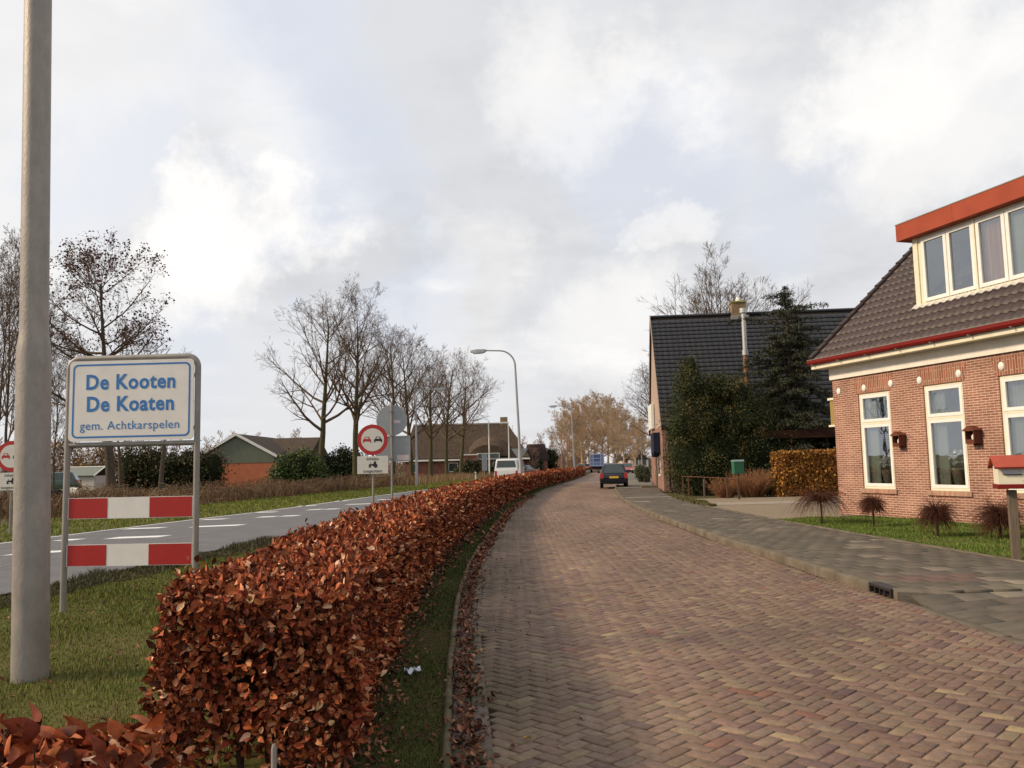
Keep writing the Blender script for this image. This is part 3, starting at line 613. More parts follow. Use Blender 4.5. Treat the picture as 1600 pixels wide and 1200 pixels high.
# ------------------------------------------------------------------ copper beech hedge
HZ = .925
HL = lambda y: Lf(y) - 1.32; HR = lambda y: Lf(y) - .46 + 0 * y
BEECH = [(.38, .112, .042), (.27, .062, .025), (.56, .25, .12), (.15, .034, .016), (.72, .44, .27), (.07, .020, .012)]
BW = [5, 5.5, 2.2, 4.5, .7, 2.6]
def hedge(name, label, y0, y1, fl, fr, ztop, bands, cap0=True, cap1=True, loc=None):
    e = empty(name, label, 'hedge', loc)
    off = np.array(loc)
    # woody inside
    segs = []
    for (ya, yb, dens, sz, lod) in bands:
        n = int((yb - ya) * (26 if ya < 12 else 8))
        for _ in range(n):
            y = rng.uniform(max(ya, y0 + .1), yb); x = rng.uniform(fl(y) + .25, fr(y) - .25); p = np.array([x, y, -.02]); d = np.array([rng.normal(0, .25), rng.normal(0, .25), 1.0]); r = rng.uniform(.006, .013)
            for s in range(5):
                q = p + d / np.linalg.norm(d) * ztop * .18; q[0] = min(max(q[0], fl(y) + .06), fr(y) - .06); q[1] = min(max(q[1], y0 + .05), y1 - .05); q[2] = min(q[2], ztop - .03); segs.append((*p, *q, r, r * .85)); p = q; d = d + rng.normal(0, .22, 3); r *= .85
                for _k in range(2 if ya < 12 else 1):
                    dd = d / 1.3 + rng.normal(0, .8, 3); ll = rng.uniform(.12, .3); q2 = p + dd / np.linalg.norm(dd) * ll; q2 = np.array(q2)
                    q2[0] = min(max(q2[0], fl(y) - .02), fr(y) + .02); q2[2] = min(q2[2], ztop + .02); q2[1] = min(max(q2[1], y0 - .02), y1 + .02)
                    segs.append((*p, *q2, r * .5, .002))
    for (ya, yb, dens, sz, lod) in bands:
        if ya > 14: continue
        for _ in range(int((yb - ya) * (70 if ya < 2 else 26))):
            y = rng.uniform(ya, yb); x = rng.uniform(fl(y) + .02, fr(y) - .02); p = np.array([x, y, ztop - .08]); q = p + np.array([rng.normal(0, .03), rng.normal(0, .03), rng.uniform(.06, .15)]); segs.append((*p, *q, .0028, .0016))
    prisms('branches', segs, 4, M_twig, e, off)
    # shrubby mass of old inner twigs and leaves
    V = []; F = []; ys = np.arange(y0 + .16, y1 - .1, 1.0); ys = np.append(ys, y1 - .12)
    for y in ys:
        a, b = fl(y) + .2, fr(y) - .2
        V += [(a, y, .25), (b, y, .25), (b, y, ztop - .17), (a, y, ztop - .17)]
    for i in range(len(ys) - 1):
        for k in range(4): F.append((i * 4 + k, i * 4 + (k + 1) % 4, i * 4 + 4 + (k + 1) % 4, i * 4 + 4 + k))
    F.append((0, 1, 2, 3)); m_ = (len(ys) - 1) * 4; F.append((m_, m_ + 3, m_ + 2, m_ + 1))
    mesh_np('inner_twigs', np.array(V) - off, F, M_twig, e)
    P = []; Nn = []; SZ = []; LO = []
    def put(x, y, z, nx, ny, nz, s, lod):
        P.append(np.stack([x, y, z], 1)); Nn.append(np.stack([nx + 0 * x, ny + 0 * x, nz + 0 * x], 1)); SZ.append(s + 0 * x); LO.append(lod + 0 * x)
    for (ya, yb, dens, sz, lod) in bands:
        L_ = yb - ya
        hgt = ztop - .12
        n = int(dens * L_ * hgt); 
        for side, fn, sg in ((0, fl, -1), (1, fr, 1)):
            if side == 0: nn = int(n * .75)
            else: nn = n
            y = rng.uniform(ya, yb, nn); z = .12 + hgt * rng.random(nn) ** .8; bulge = .03 * np.sin(y * 3.1 + z * 4) + .02 * np.sin(y * 7.3 - z * 6)
            dep = np.abs(rng.normal(0, .075, nn)); put(fn(y) + sg * (bulge - dep + .03), y, z, sg * 1.0, 0, .15, sz, lod)
        wdt = float(fr((ya + yb) / 2) - fl((ya + yb) / 2)); nn = int(dens * 1.15 * L_ * wdt)
        y = rng.uniform(ya, yb, nn); x = fl(y) + (fr(y) - fl(y)) * rng.random(nn); z = ztop + .03 * np.sin(x * 6 + y * 2.7) + .02 * np.sin(y * 6.1) - np.abs(rng.normal(0, .07, nn)) + (rng.random(nn) < .04) * rng.uniform(0, .09, nn)
        put(x, y, z, 0, 0, 1.0, sz, lod)
    for flag, yc, sg in ((cap0, y0, -1), (cap1, y1, 1)):
        if not flag: continue
        b = bands[0] if sg < 0 else bands[-1]; wdt = float(fr(yc) - fl(yc)); nn = int(b[2] * 1.15 * wdt * (ztop - .1))
        x = fl(yc) + (fr(yc) - fl(yc)) * rng.random(nn); z = .10 + (ztop - .1) * rng.random(nn) ** .8; y = yc + sg * (.05 * np.sin(x * 7 + z * 5) - np.abs(rng.normal(0, .09, nn)) + .04) + 0 * x
        put(x, y, z, 0, sg * 1.0, .1, b[3], b[4])
    P = np.concatenate(P); Nn = np.concatenate(Nn); SZ = np.concatenate(SZ); LO = np.concatenate(LO)
    # sparser near the foot
    keep = rng.random(len(P)) < np.clip(.35 + P[:, 2] / .45, 0, 1); 
    # gaps in the leaf cover
    gap = np.sin(P[:, 0] * 9 + P[:, 1] * 6.1 + 1) * np.sin(P[:, 1] * 5.3 + P[:, 2] * 9.7) * np.sin(P[:, 2] * 7.1 + P[:, 0] * 4 + P[:, 1] * 2.2)
    keep &= ~((gap > .42) & (rng.random(len(P)) < .75) & (P[:, 2] < ztop - .12)); P, Nn, SZ, LO = P[keep], Nn[keep], SZ[keep], LO[keep]
    n = len(P); A = Nn * rng.uniform(.0, .9, (n, 1)) + rng.normal(0, .75, (n, 3)); A[:, 2] -= .35 * (Nn[:, 2] < .5)
    c = pal(n, BEECH, BW, .16); size = SZ * rng.uniform(.7, 1.35, n)
    N2 = Nn + rng.normal(0, .45, (n, 3))
    for lod in (3, 2, 1):
        s = LO == lod
        if s.sum(): leaves('leaves', P[s], A[s], N2[s], size[s], M_leaf, e, cols=c[s], wide=1.12 if lod >= 2 else .9, lod=lod, off=off, curl=.8)
    return e
hedge('beech_hedge', 'long clipped copper beech hedge running beside the brick road into the distance', 4.0, 112, HL, HR, HZ,
      [(4.0, 5.6, 5200, .042, 3), (5.6, 8.5, 5200, .042, 2), (8.5, 16, 2900, .049, 2), (16, 32, 1500, .060, 1), (32, 62, 560, .09, 1), (62, 112, 190, .15, 1)], loc=(-1.3, 4.0, 0))
hedge('beech_hedge', 'short foreground piece of copper beech hedge cut off by the bottom left corner', .75, 1.80, lambda y: -2.6 + 0 * y, lambda y: -.78 + .0 * y, .985,
      [(.75, 1.80, 4300, .042, 3)], loc=(-1.6, 1.5, 0))

# ------------------------------------------------------------------ bare trees
def gen_tree(seed, H, r0, nb=(16, 10, 8, 4), lf=(.42, .5, .5, .45), fork=.32, ang=(55, 45, 42, 40), trop=(.02, .07, .05, .03), wig=(.028, .075, .10, .13), top=1.0, rmin=.0075, steps=(9, 6, 4, 2), lean=0, taper=.85, cone=.55):
    R_ = np.random.default_rng(seed); trunk = []; crown = []; tips = []
    steps = tuple(steps) + (1,); trop = tuple(trop) + (.03,); wig = tuple(wig) + (.2,)
    def grow(p, d, L, r, lev):
        n = steps[lev]; out = trunk if lev == 0 else crown; az = R_.uniform(0, 6.28)
        nc = nb[lev] if lev < len(nb) else 0; cs = []
        if nc: cs = sorted(R_.uniform(fork if lev == 0 else .18, 1.0, nc))
        ci = 0
        for i in range(n):
            d = d + R_.normal(0, wig[lev], 3) + np.array([0, 0, trop[lev]]); d = d / np.linalg.norm(d)
            q = p + d * L / n; ra = r * (1 - taper * i / n); rb = max(r * (1 - taper * (i + 1) / n), rmin * .6)
            out.append((*p, *q, max(ra, rmin * .8), rb))
            while ci < nc and cs[ci] <= (i + 1) / n:
                t = cs[ci]; s = (t * n - i); pp = p + (q - p) * s; az += 2.4 + R_.normal(0, .4); an = rad(ang[lev] * R_.uniform(.65, 1.25) * (1 - .35 * t if lev == 0 else 1))
                a = np.cross(d, [0.3, .1, 1.0] if abs(d[2]) < .95 else [1., 0, 0]); a /= np.linalg.norm(a); b = np.cross(d, a)
                dd = d * math.cos(an) + (a * math.cos(az) + b * math.sin(az)) * math.sin(an)
                if lev > 0: dd[2] = dd[2] + .12
                ll = L * lf[lev] * R_.uniform(.7, 1.15) * ((1 - cone * (t - fork) / (1 - fork)) if lev == 0 else (1.1 - .6 * t))
                rr = max((ra + (rb - ra) * s) * (.62 if lev == 0 else .6), rmin)
                rr = min(rr, ll * .025 + rmin)
                grow(pp, dd / np.linalg.norm(dd), ll, rr, lev + 1); ci += 1
            p = q
        if lev >= 2: tips.append(p)
    grow(np.array([0, 0, -.1]), np.array([lean, 0, 1.]), H * top, r0, 0)
    # root flare
    trunk.insert(0, (0, 0, -.1, 0, 0, .5, r0 * 1.35, r0 * 1.02))
    return trunk, crown, np.array(tips)
def tree(label, loc, rz, args, bark, group, name='bare_tree', cones=False):
    e = empty(name, label, 'tree', loc, rz, group)
    tr, cr_, tips = gen_tree(**args)
    prisms('trunk', tr, 9, bark, e); prisms('crown', cr_, 4, bark if bark in (M_barkw, M_barkp) else M_twigbark, e)
    if cones:
        k = rng.choice(len(tips), min(len(tips), 4200), replace=False); P = tips[k] + rng.normal(0, .15, (len(k), 3)); P = P[P[:, 2] > np.percentile(tips[:, 2], 22)]
        n = len(P); leaves('dead_leaves', P, rng.normal(0, 1, (n, 3)), rng.normal(0, 1, (n, 3)), rng.uniform(.10, .2, n), M_leaf, e, cols=pal(n, [(.13, .05, .04), (.09, .04, .035)], None, .2), lod=1)
    return e
GT = 'bare trees in the row beyond the asphalt road'
p = G(175, 776)
tree('bare alder with reddish brown catkins behind the place name board', (p[0], 55, 0), 0, dict(seed=4, H=14.4, r0=.32, nb=(28, 9, 5, 4), fork=.28, lf=(.58, .48, .55, .6), ang=(84, 46, 42, 40), cone=.62, trop=(.02, .05, .05, .03)), M_bark, GT, cones=True)
t2 = tree('slim bare tree just right of the alder behind the place name board', (-22.6, 53.5, 0), 1, dict(seed=9, H=8.5, r0=.17, nb=(10, 6, 5, 2), fork=.45, lf=(.4, .5, .5, .4), ang=(70, 50, 45, 40)), M_bark, GT)
tA = tree('tall bare tree nearest the green gabled barn, with a low limb reaching left', (-15.45, 67, 0), .4, dict(seed=13, H=13.6, r0=.30, nb=(20, 9, 5, 4), fork=.34, lf=(.56, .52, .55, .62), ang=(72, 46, 42, 40), cone=.5, trop=(.02, .10, .07, .03)), M_barkgreen, GT)
tB = tree('tall bare tree just left of the red ringed traffic sign', (-12.6, 66.5, 0), 2.4, dict(seed=21, H=13.0, r0=.30, nb=(21, 9, 5, 4), fork=.32, lf=(.52, .52, .55, .62), ang=(62, 46, 42, 40), cone=.5, trop=(.02, .12, .08, .04)), M_barkgreen, GT)
tC = tree('bare tree rising behind the grey backs of the round sign', (-10.9, 75, 0), 1.1, dict(seed=33, H=12.8, r0=.24, nb=(20, 9, 5, 4), fork=.33, lf=(.52, .52, .55, .62), ang=(62, 46, 42, 40), cone=.5), M_barkgreen, GT)
dup(tA, (-9.9, 81, 0), 3.1, .90, 'bare tree with its trunk just left of the pale far lamp post')
dup(tB, (-8.6, 86.5, 0), 4.2, .86, 'bare tree whose trunk stands left in front of the thatched farmhouse')
dup(tC, (-7.9, 99, 0), 5.0, 1.05, 'slender bare tree in the middle in front of the thatched farmhouse')
dup(tA, (-7.1, 112, 0), 5.4, .98, 'last bare tree of the row before the flagpoles')
# thicket of bare stems at the far left
GTL = 'bare stems at the left edge of the view'
tD = tree('many stemmed bare hazel at the very left edge of the view', (-26.0, 42, 0), .5, dict(seed=41, H=10.5, r0=.09, nb=(18, 9, 5, 4), fork=.10, lf=(.55, .52, .55, .6), ang=(30, 38, 40, 40), cone=.35, trop=(.0, .12, .08, .05)), M_bark, GTL, name='hazel')
dup(tD, (-28.6, 47, 0), 2.5, 1.15, 'bare hazel leaning in at the left border behind the round sign')
dup(tD, (-29.5, 52, 0), 4.1, 1.0, 'bare stems showing left of the thick lamp post')
dup(tD, (-33.0, 60, 0), 1.1, .85, 'bare stems showing between the thick lamp post and the name board')
dup(t2, (-31.0, 66, 0), 3.1, .95, 'thin bare tree between the thick lamp post and the name board')
# tree behind the black roofed house
tE = tree('wide bare tree showing above the black tiled roof', (14.8, 56, 0), .7, dict(seed=55, H=11.6, r0=.34, nb=(30, 10, 6, 5), fork=.22, lf=(.74, .52, .55, .62), ang=(66, 34, 34, 34), cone=.5, trop=(.02, .13, .08, .04)), M_bark, None)
GR = 'bare trees beyond the black roofed house'
dup(tE, (19.5, 78, 0), 2.7, .8, 'bare tree right behind the far gable of the black roofed house', GR)
dup(tB, (13.8, 76, 0), 4.4, .72, 'bare tree beside the pale gable of the black roofed house', GR)
dup(tC, (16.5, 92, 0), 2.2, .85, 'second bare tree further along the pavement side', GR)

# ------------------------------------------------------------------ far woods: warm lit avenue, separate trees
GA = 'trees of the far avenue at the end of the road'
tF = tree('dense orange brown tree at the left end of the far avenue', (10, 158, 0), 0, dict(seed=61, H=11.0, r0=.26, nb=(18, 9, 7, 5), fork=.2, lf=(.50, .55, .6, .6), ang=(62, 42, 38, 38), cone=.45, rmin=.0155, steps=(6, 4, 2, 2)), M_barkw, GA, name='avenue_tree')
tG = tree('pale brown bushy tree, second from left in the far avenue', (14, 172, 0), 0, dict(seed=67, H=11.5, r0=.26, nb=(18, 9, 7, 5), fork=.22, lf=(.50, .55, .6, .6), ang=(60, 42, 38, 38), cone=.45, rmin=.0155, steps=(6, 4, 2, 2)), M_barkw, GA, name='avenue_tree')
av = [(886, 150, .82), (897, 190, 1.0), (910, 165, 1.0), (921, 200, 1.25), (930, 178, 1.18), (941, 150, .98), (950, 190, 1.22), (960, 160, .92), (968, 200, 1.1), (976, 140, .75), (984, 175, .85), (992, 130, .62), (1000, 160, .7), (1010, 190, .8)]
ORD = ['third', 'fourth', 'fifth', 'sixth', 'seventh', 'eighth', 'ninth', 'tenth', 'eleventh', 'twelfth', 'thirteenth', 'fourteenth', 'fifteenth', 'sixteenth']
for i, (px, Y, s) in enumerate(av):
    dup((tF, tG)[i % 2], (AT(px, 722, Y)[0], Y, 0), i * 1.3, s, 'orange brown bare tree, %s from left in the far avenue' % ORD[i])
GH = 'distant bare trees along the horizon'
tH = tree('pinkish bare tree on the horizon, leftmost of the far wood', (-60, 130, 0), 0, dict(seed=71, H=9, r0=.16, nb=(13, 8, 5, 3), fork=.12, lf=(.45, .52, .5, .45), ang=(50, 40, 42, 40), cone=.4, rmin=.024, steps=(6, 4, 3, 1)), M_barkp, GH, name='distant_tree')
k = 0
for px in list(range(-60, 470, 24)) + list(range(800, 890, 11)):
    Y = 120 + (k * 37) % 60; sc = (.62 + .3 * ((k * 7) % 5) / 5) * (Y / 150) * (1.0 if px < 700 else .8)
    where = 'left of the barn' if px < 310 else ('behind the barn' if px < 480 else 'right of the farmhouse')
    c = dup(tH, (AT(px, 735, Y)[0], Y, 0), k * 1.7, sc, 'low pinkish bare tree on the horizon %s' % where); c['group'] = GH + ' ' + where; k += 1
tH['group'] = GH + ' left of the barn'; tH['label'] = 'low pinkish bare tree on the horizon left of the barn'

def far_wood():
    R_ = np.random.default_rng(99); n = 26000; Y = R_.uniform(165, 260, n); u = R_.uniform(-.72, .30, n); X = u * Y
    keep = ~((u > .085) & (u < .12)); X, Y = X[keep], Y[keep]; n = len(X)
    env = 4.2 + 1.8 * np.sin(X * .11) * np.sin(X * .043 + 1) + 1.2 * np.sin(X * .31 + 2)
    P = np.stack([X, Y, R_.uniform(0, .5, n) * env], 1); d = R_.normal(0, .45, (n, 3)); d[:, 2] = R_.uniform(.4, 1, n); L = R_.uniform(.2, .55, n) * env
    Q = P + d / np.linalg.norm(d, axis=1, keepdims=True) * L[:, None]; s = np.concatenate([P, Q, np.full((n, 1), .075), np.full((n, 1), .02)], 1)
    m_ = mat('far_wood_twigs', (.2, .13, .09), .95, attr=True)
    tag(prisms('far_wood', s, 3, m_, cols=pal(n, [(.20, .125, .085), (.26, .17, .11), (.15, .10, .06), (.24, .155, .12)], None, .12)), 'hazy brown wood closing the view along the whole horizon', 'wood', kind='stuff')
far_wood()

# ------------------------------------------------------------------ bushes
def bush(name, label, cat, loc, boxes, n, size, cols, wts=None, clump=.35, group=None, twigs=0, lod=1, part='foliage', j=.2, mat_=None, inner=True, up=0.0):
    """boxes: list of ellipsoids (cx,cy,cz,rx,ry,rz) relative to loc"""
    e = empty(name, label, cat, loc, 0, group); vol = np.array([b[3] * b[4] + b[4] * b[5] + b[3] * b[5] for b in boxes]); P = []; Nn = []; C = []
    for b, w in zip(boxes, vol / vol.sum()):
        m = max(3, int(w * n / 60)); d = rng.normal(0, 1, (m, 3)); d /= np.linalg.norm(d, axis=1, keepdims=True); rr = rng.uniform(.72, 1.06, (m, 1)); ctr = np.array(b[:3]) + d * np.array(b[3:6]) * rr
        per = max(1, int(w * n / m)); off = rng.normal(0, clump, (m, per, 3)); pts = (ctr[:, None] + off).reshape(-1, 3)
        cc = pal(m, cols, wts, .12)[:, None].repeat(per, 1).reshape(-1, 3) * (1 + rng.normal(0, j, (m * per, 1)))
        P.append(pts); Nn.append((d[:, None] + rng.normal(0, .5, (m, per, 3))).reshape(-1, 3)); C.append(cc)
    P = np.concatenate(P); Nn = np.concatenate(Nn); C = np.clip(np.concatenate(C), .003, .9); ok = P[:, 2] > .02; P, Nn, C = P[ok], Nn[ok], C[ok]
    A = Nn * .5 + rng.normal(0, .8, P.shape); A[:, 2] += up
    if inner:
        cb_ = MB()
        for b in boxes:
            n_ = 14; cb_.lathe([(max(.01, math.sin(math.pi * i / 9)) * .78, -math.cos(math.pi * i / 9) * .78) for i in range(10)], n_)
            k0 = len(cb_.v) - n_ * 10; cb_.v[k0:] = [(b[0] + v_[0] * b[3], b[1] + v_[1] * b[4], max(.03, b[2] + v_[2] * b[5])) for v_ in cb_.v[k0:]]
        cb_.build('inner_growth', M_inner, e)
    leaves(part, P, A, Nn, rng.uniform(.6, 1.4, len(P)) * size, mat_ or M_foliage, e, cols=C, lod=lod)
    segs = []
    for b in boxes:
        for _ in range(6 + twigs):
            q = np.array(b[:3]) + rng.normal(0, .45, 3) * np.array(b[3:6]); p0 = np.array([b[0] + rng.normal(0, .1), b[1] + rng.normal(0, .1), 0]); mid = (p0 + q) / 2 + rng.normal(0, .08, 3)
            r = min(.05, .012 * b[5] + .006); segs += [(*p0, *mid, r, r * .8), (*mid, *q, r * .8, r * .4)]
    prisms('stems', segs, 5, M_twig, e)
    return e
DG = [(.018, .030, .010), (.028, .040, .012), (.045, .040, .012), (.060, .045, .014)]
# big dark evergreen left of the cedar, in front of the black roofed house
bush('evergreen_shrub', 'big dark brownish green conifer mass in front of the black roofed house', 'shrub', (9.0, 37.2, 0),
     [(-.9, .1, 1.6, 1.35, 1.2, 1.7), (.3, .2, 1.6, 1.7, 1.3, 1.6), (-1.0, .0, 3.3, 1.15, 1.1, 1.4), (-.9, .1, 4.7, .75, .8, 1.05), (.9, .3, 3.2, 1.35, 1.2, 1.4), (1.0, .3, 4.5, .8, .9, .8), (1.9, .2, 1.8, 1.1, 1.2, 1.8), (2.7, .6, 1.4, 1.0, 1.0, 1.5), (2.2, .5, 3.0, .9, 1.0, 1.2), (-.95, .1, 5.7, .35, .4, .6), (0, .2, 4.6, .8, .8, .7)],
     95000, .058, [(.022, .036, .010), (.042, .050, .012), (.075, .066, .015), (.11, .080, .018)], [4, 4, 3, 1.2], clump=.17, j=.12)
def cedar():
    e = empty('cedar_tree', 'dark green cedar with drooping layered branches and a thin crooked top', 'tree', (12.7, 38.6, 0))
    R_ = np.random.default_rng(5); H = 9.6; tr = []; p = np.array([0, 0, -.1]); 
    for i in range(12):
        q = np.array([.03 * math.sin(i * 1.1) + (.010 * i * i if i < 7 else .25 * .0 + .5 - .02 * (i - 7)) * .6, 0.05 * math.sin(i), -.1 + (H + .1) * (i + 1) / 12]); tr.append((*p, *q, .17 * (1 - i / 12.5) + .012, .17 * (1 - (i + 1) / 12.5) + .012)); p = q
    prisms('trunk', tr, 8, M_bark, e); br = []; P = []; D = []
    for k in range(118):
        z = 1.2 + (H - 1.4) * (k / 118) ** .95; t = z / H; az = k * 2.4 + R_.normal(0, .3); L = (2.75 * (1 - .42 * t) if t < .8 else 1.75 * (1 - t) / .2 + .25) * R_.uniform(.5, 1.15) * (1 if t < .8 else 1.2 if k % 3 == 0 else .6)
        i = min(int((z + .1) / (H + .1) * 12), 11); x0 = tr[i][0] + (tr[i][3] - tr[i][0]) * (((z + .1) / (H + .1) * 12) - i)
        p = np.array([x0, 0, z]); d = np.array([math.cos(az), math.sin(az), .28 if t < .8 else .5])
        n = 7
        for s in range(n):
            d = d + np.array([0, 0, -.085]) + R_.normal(0, .05, 3); q = p + d / np.linalg.norm(d) * L / n; br.append((*p, *q, .028 * (1 - s / n) + .005, .028 * (1 - (s + 1) / n) + .005))
            for _ in range(3):
                side = np.cross(d, [0, 0, 1.]); side /= np.linalg.norm(side) + 1e-6; sl = L * .30 * (1 - .5 * s / n) * R_.uniform(.5, 1.1); sg = R_.choice([-1, 1]); e2 = q + (side * sg * .8 + d * .5) * sl + np.array([0, 0, -.22 * sl]); br.append((*q, *e2, .008, .003))
                m = max(4, int(sl * 95 * (1 if t < .78 else .45))); tt = R_.random((m, 1)); P.append(q + (e2 - q) * tt + R_.normal(0, .035, (m, 3))); D.append(np.repeat((e2 - q)[None], m, 0))
            p = q
    prisms('branches', br, 4, M_bark, e); P = np.concatenate(P); D = np.concatenate(D); n = len(P)
    A = D * 1.0 + rng.normal(0, .35, (n, 3)); A[:, 2] -= .15
    leaves('needles', P, A, rng.normal(0, .5, (n, 3)) + [0, 0, 1], rng.uniform(.07, .15, n), M_foliage, e, cols=pal(n, [(.045, .050, .026), (.060, .060, .034), (.028, .034, .015)], None, .2), lod=1, wide=.45)
cedar()
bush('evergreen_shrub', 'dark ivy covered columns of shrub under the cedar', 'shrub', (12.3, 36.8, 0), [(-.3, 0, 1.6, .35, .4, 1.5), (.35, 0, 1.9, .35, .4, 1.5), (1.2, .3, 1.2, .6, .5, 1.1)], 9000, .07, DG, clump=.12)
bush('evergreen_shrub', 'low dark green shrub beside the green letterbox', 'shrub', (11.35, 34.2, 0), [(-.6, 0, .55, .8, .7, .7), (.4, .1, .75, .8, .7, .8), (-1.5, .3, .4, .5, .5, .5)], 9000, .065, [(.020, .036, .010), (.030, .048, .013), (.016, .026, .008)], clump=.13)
# clipped orange beech block by the house corner
def orange_hedge():
    x0, y0, z0 = G(1212, 776); x0 = 10.15; y0 = 31.6
    e = empty('beech_block', 'square clipped yellow orange beech hedge beside the near house corner', 'hedge', (x0, y0, .08)); Lx, Ly, H = 3.0, 1.3, 1.62
    n = 15000; face = rng.choice(5, n, p=[.46, .06, .12, .12, .24]); u = rng.random(n); v = rng.random(n); P = np.zeros((n, 3)); Nn = np.zeros((n, 3)); dep = np.abs(rng.normal(0, .07, n)) - .03
    dep += .05 * np.sin(u * 14) * np.sin(v * 9)
    for f, (fx, fy, fz, nx, ny, nz) in enumerate(((u * Lx, dep, v * H, 0, -1, 0), (u * Lx, Ly - dep, v * H, 0, 1, 0), (dep, u * Ly, v * H, -1, 0, 0), (Lx - dep, u * Ly, v * H, 1, 0, 0), (u * Lx, v * Ly, H - dep + .02 * np.sin(u * 30), 0, 0, 1))):
        s = face == f; P[s] = np.stack([fx + 0 * u, fy + 0 * u, fz + 0 * u], 1)[s]; Nn[s] = (nx, ny, nz)
    c = pal(n, [(.38, .18, .040), (.30, .125, .028), (.18, .08, .022), (.46, .25, .06), (.09, .045, .018)], [4, 3.5, 3, 1.4, 2], .17)
    leaves('leaves', P, Nn * .5 + rng.normal(0, .7, (n, 3)), Nn + rng.normal(0, .4, (n, 3)), rng.uniform(.06, .12, n), M_leaf, e, cols=c, lod=1)
    MB().box(.18, Lx - .18, .18, Ly - .18, .12, H - .16).build('inner_twigs', M_twig, e)
    segs = [(.2 + rng.random() * (Lx - .4), .2 + rng.random() * .9, 0, .2 + rng.random() * (Lx - .4), .3 + rng.random() * .7, .4, .015, .01) for _ in range(30)]; prisms('stems', segs, 5, M_twig, e)
orange_hedge()
# dry ornamental shrub behind the rail
def twig_bush(name, label, loc, h, r, n, m, cat='shrub', spread=1.0, group=None, weep=False, stem=.0, rad_=.006, tn=None):
    e = empty(name, label, cat, loc, 0, group); segs = []
    R_ = np.random.default_rng(int(abs(loc[0] * 100 + loc[1] * 10)))
    if stem: segs_s = [(0, 0, -.05, .01, .0, stem * .5, .022, .019), (.01, 0, stem * .5, 0, 0, stem, .019, .022)]; prisms('stem', segs_s, 7, M_twig, e)
    for _ in range(n):
        a = R_.uniform(0, 6.28); o_ = np.array([math.cos(a), math.sin(a), 0])
        if weep:
            p = np.array([0, 0, stem]); L = R_.uniform(.5, 1.0) * r; d = (o_ * R_.uniform(.4, 1.0) + np.array([0, 0, R_.uniform(.3, 1.3)])) if tn else (o_ * R_.uniform(.3, 1.0) + np.array([0, 0, R_.uniform(-.3, 1.3)])); steps = 7; ln = L * R_.uniform(.7, 1.45) / steps
            for s in range(steps):
                q = p + d / np.linalg.norm(d) * ln
                if q[2] < .04: break
                segs.append((*p, *q, rad_ * (1 - s / 9), rad_ * (1 - (s + 1) / 9))); p = q; d = d / np.linalg.norm(d) + np.array([0, 0, -.42 if tn else -.30]) + R_.normal(0, .12 if tn else .22, 3)
        else:
            p = o_ * R_.uniform(0, r * .5); d = np.array([o_[0] * .35 * spread, o_[1] * .35 * spread, 1.0]) + R_.normal(0, .15, 3); L = h * R_.uniform(.6, 1.1)
            for s in range(4):
                q = p + d / np.linalg.norm(d) * L / 4; segs.append((*p, *q, rad_ * (1 - s / 6), rad_ * (1 - (s + 1) / 6))); 
                for _b in range(2):
                    d2 = d + R_.normal(0, .5, 3); q2 = q + d2 / np.linalg.norm(d2) * L * .16; segs.append((*q, *q2, rad_ * .6, rad_ * .3))
                p = q; d = d + R_.normal(0, .14, 3)
    prisms('twigs', segs, 3, m, e)
    return e
M_drytwig = mat('dry_brown_twig', (.30, .15, .075), .85, var=.25, vscale=8)
M_reed = mat('reed_straw', (.3, .2, .1), .85, attr=True)
twig_bush('dry_shrub', 'dry light brown shrub behind the wooden rail', (9.35, 32.9, .02), 1.0, .8, 420, M_drytwig, spread=1.7, rad_=.010)
twig_bush('dry_shrub', 'smaller dry brown shrub left half of the wooden rail', (8.3, 33.1, .02), .75, .6, 240, M_drytwig, spread=1.6, rad_=.010)
# weeping standards under the windows
GW = 'small weeping standards along the house wall'
for (px, py, hh, rr, sp, lab) in ((1284, 818, .45, .85, 0, 'spidery weeping shrub on a thin stem at the gravel edge, furthest from the camera'),
                                 (1365, 823, .52, .42, 0, 'compact round weeping shrub in front of the wall left of the first window'),
                                 (1465, 838, .45, .50, 0, 'dark red weeping shrub under the middle window'),
                                 (1563, 842, .40, .62, 0, 'broad low weeping shrub nearest the wooden post box')):
    q = G(px, py, .1); twig_bush('weeping_shrub', lab, (q[0], q[1], .09), .6, rr * (.84 if rr < .8 else 1.0), 1000 if rr < .8 else 380, M_redtwig, weep=True, stem=hh * (.85 if rr < .8 else 1), rad_=.0048, tn=rr >= .8, group=GW)

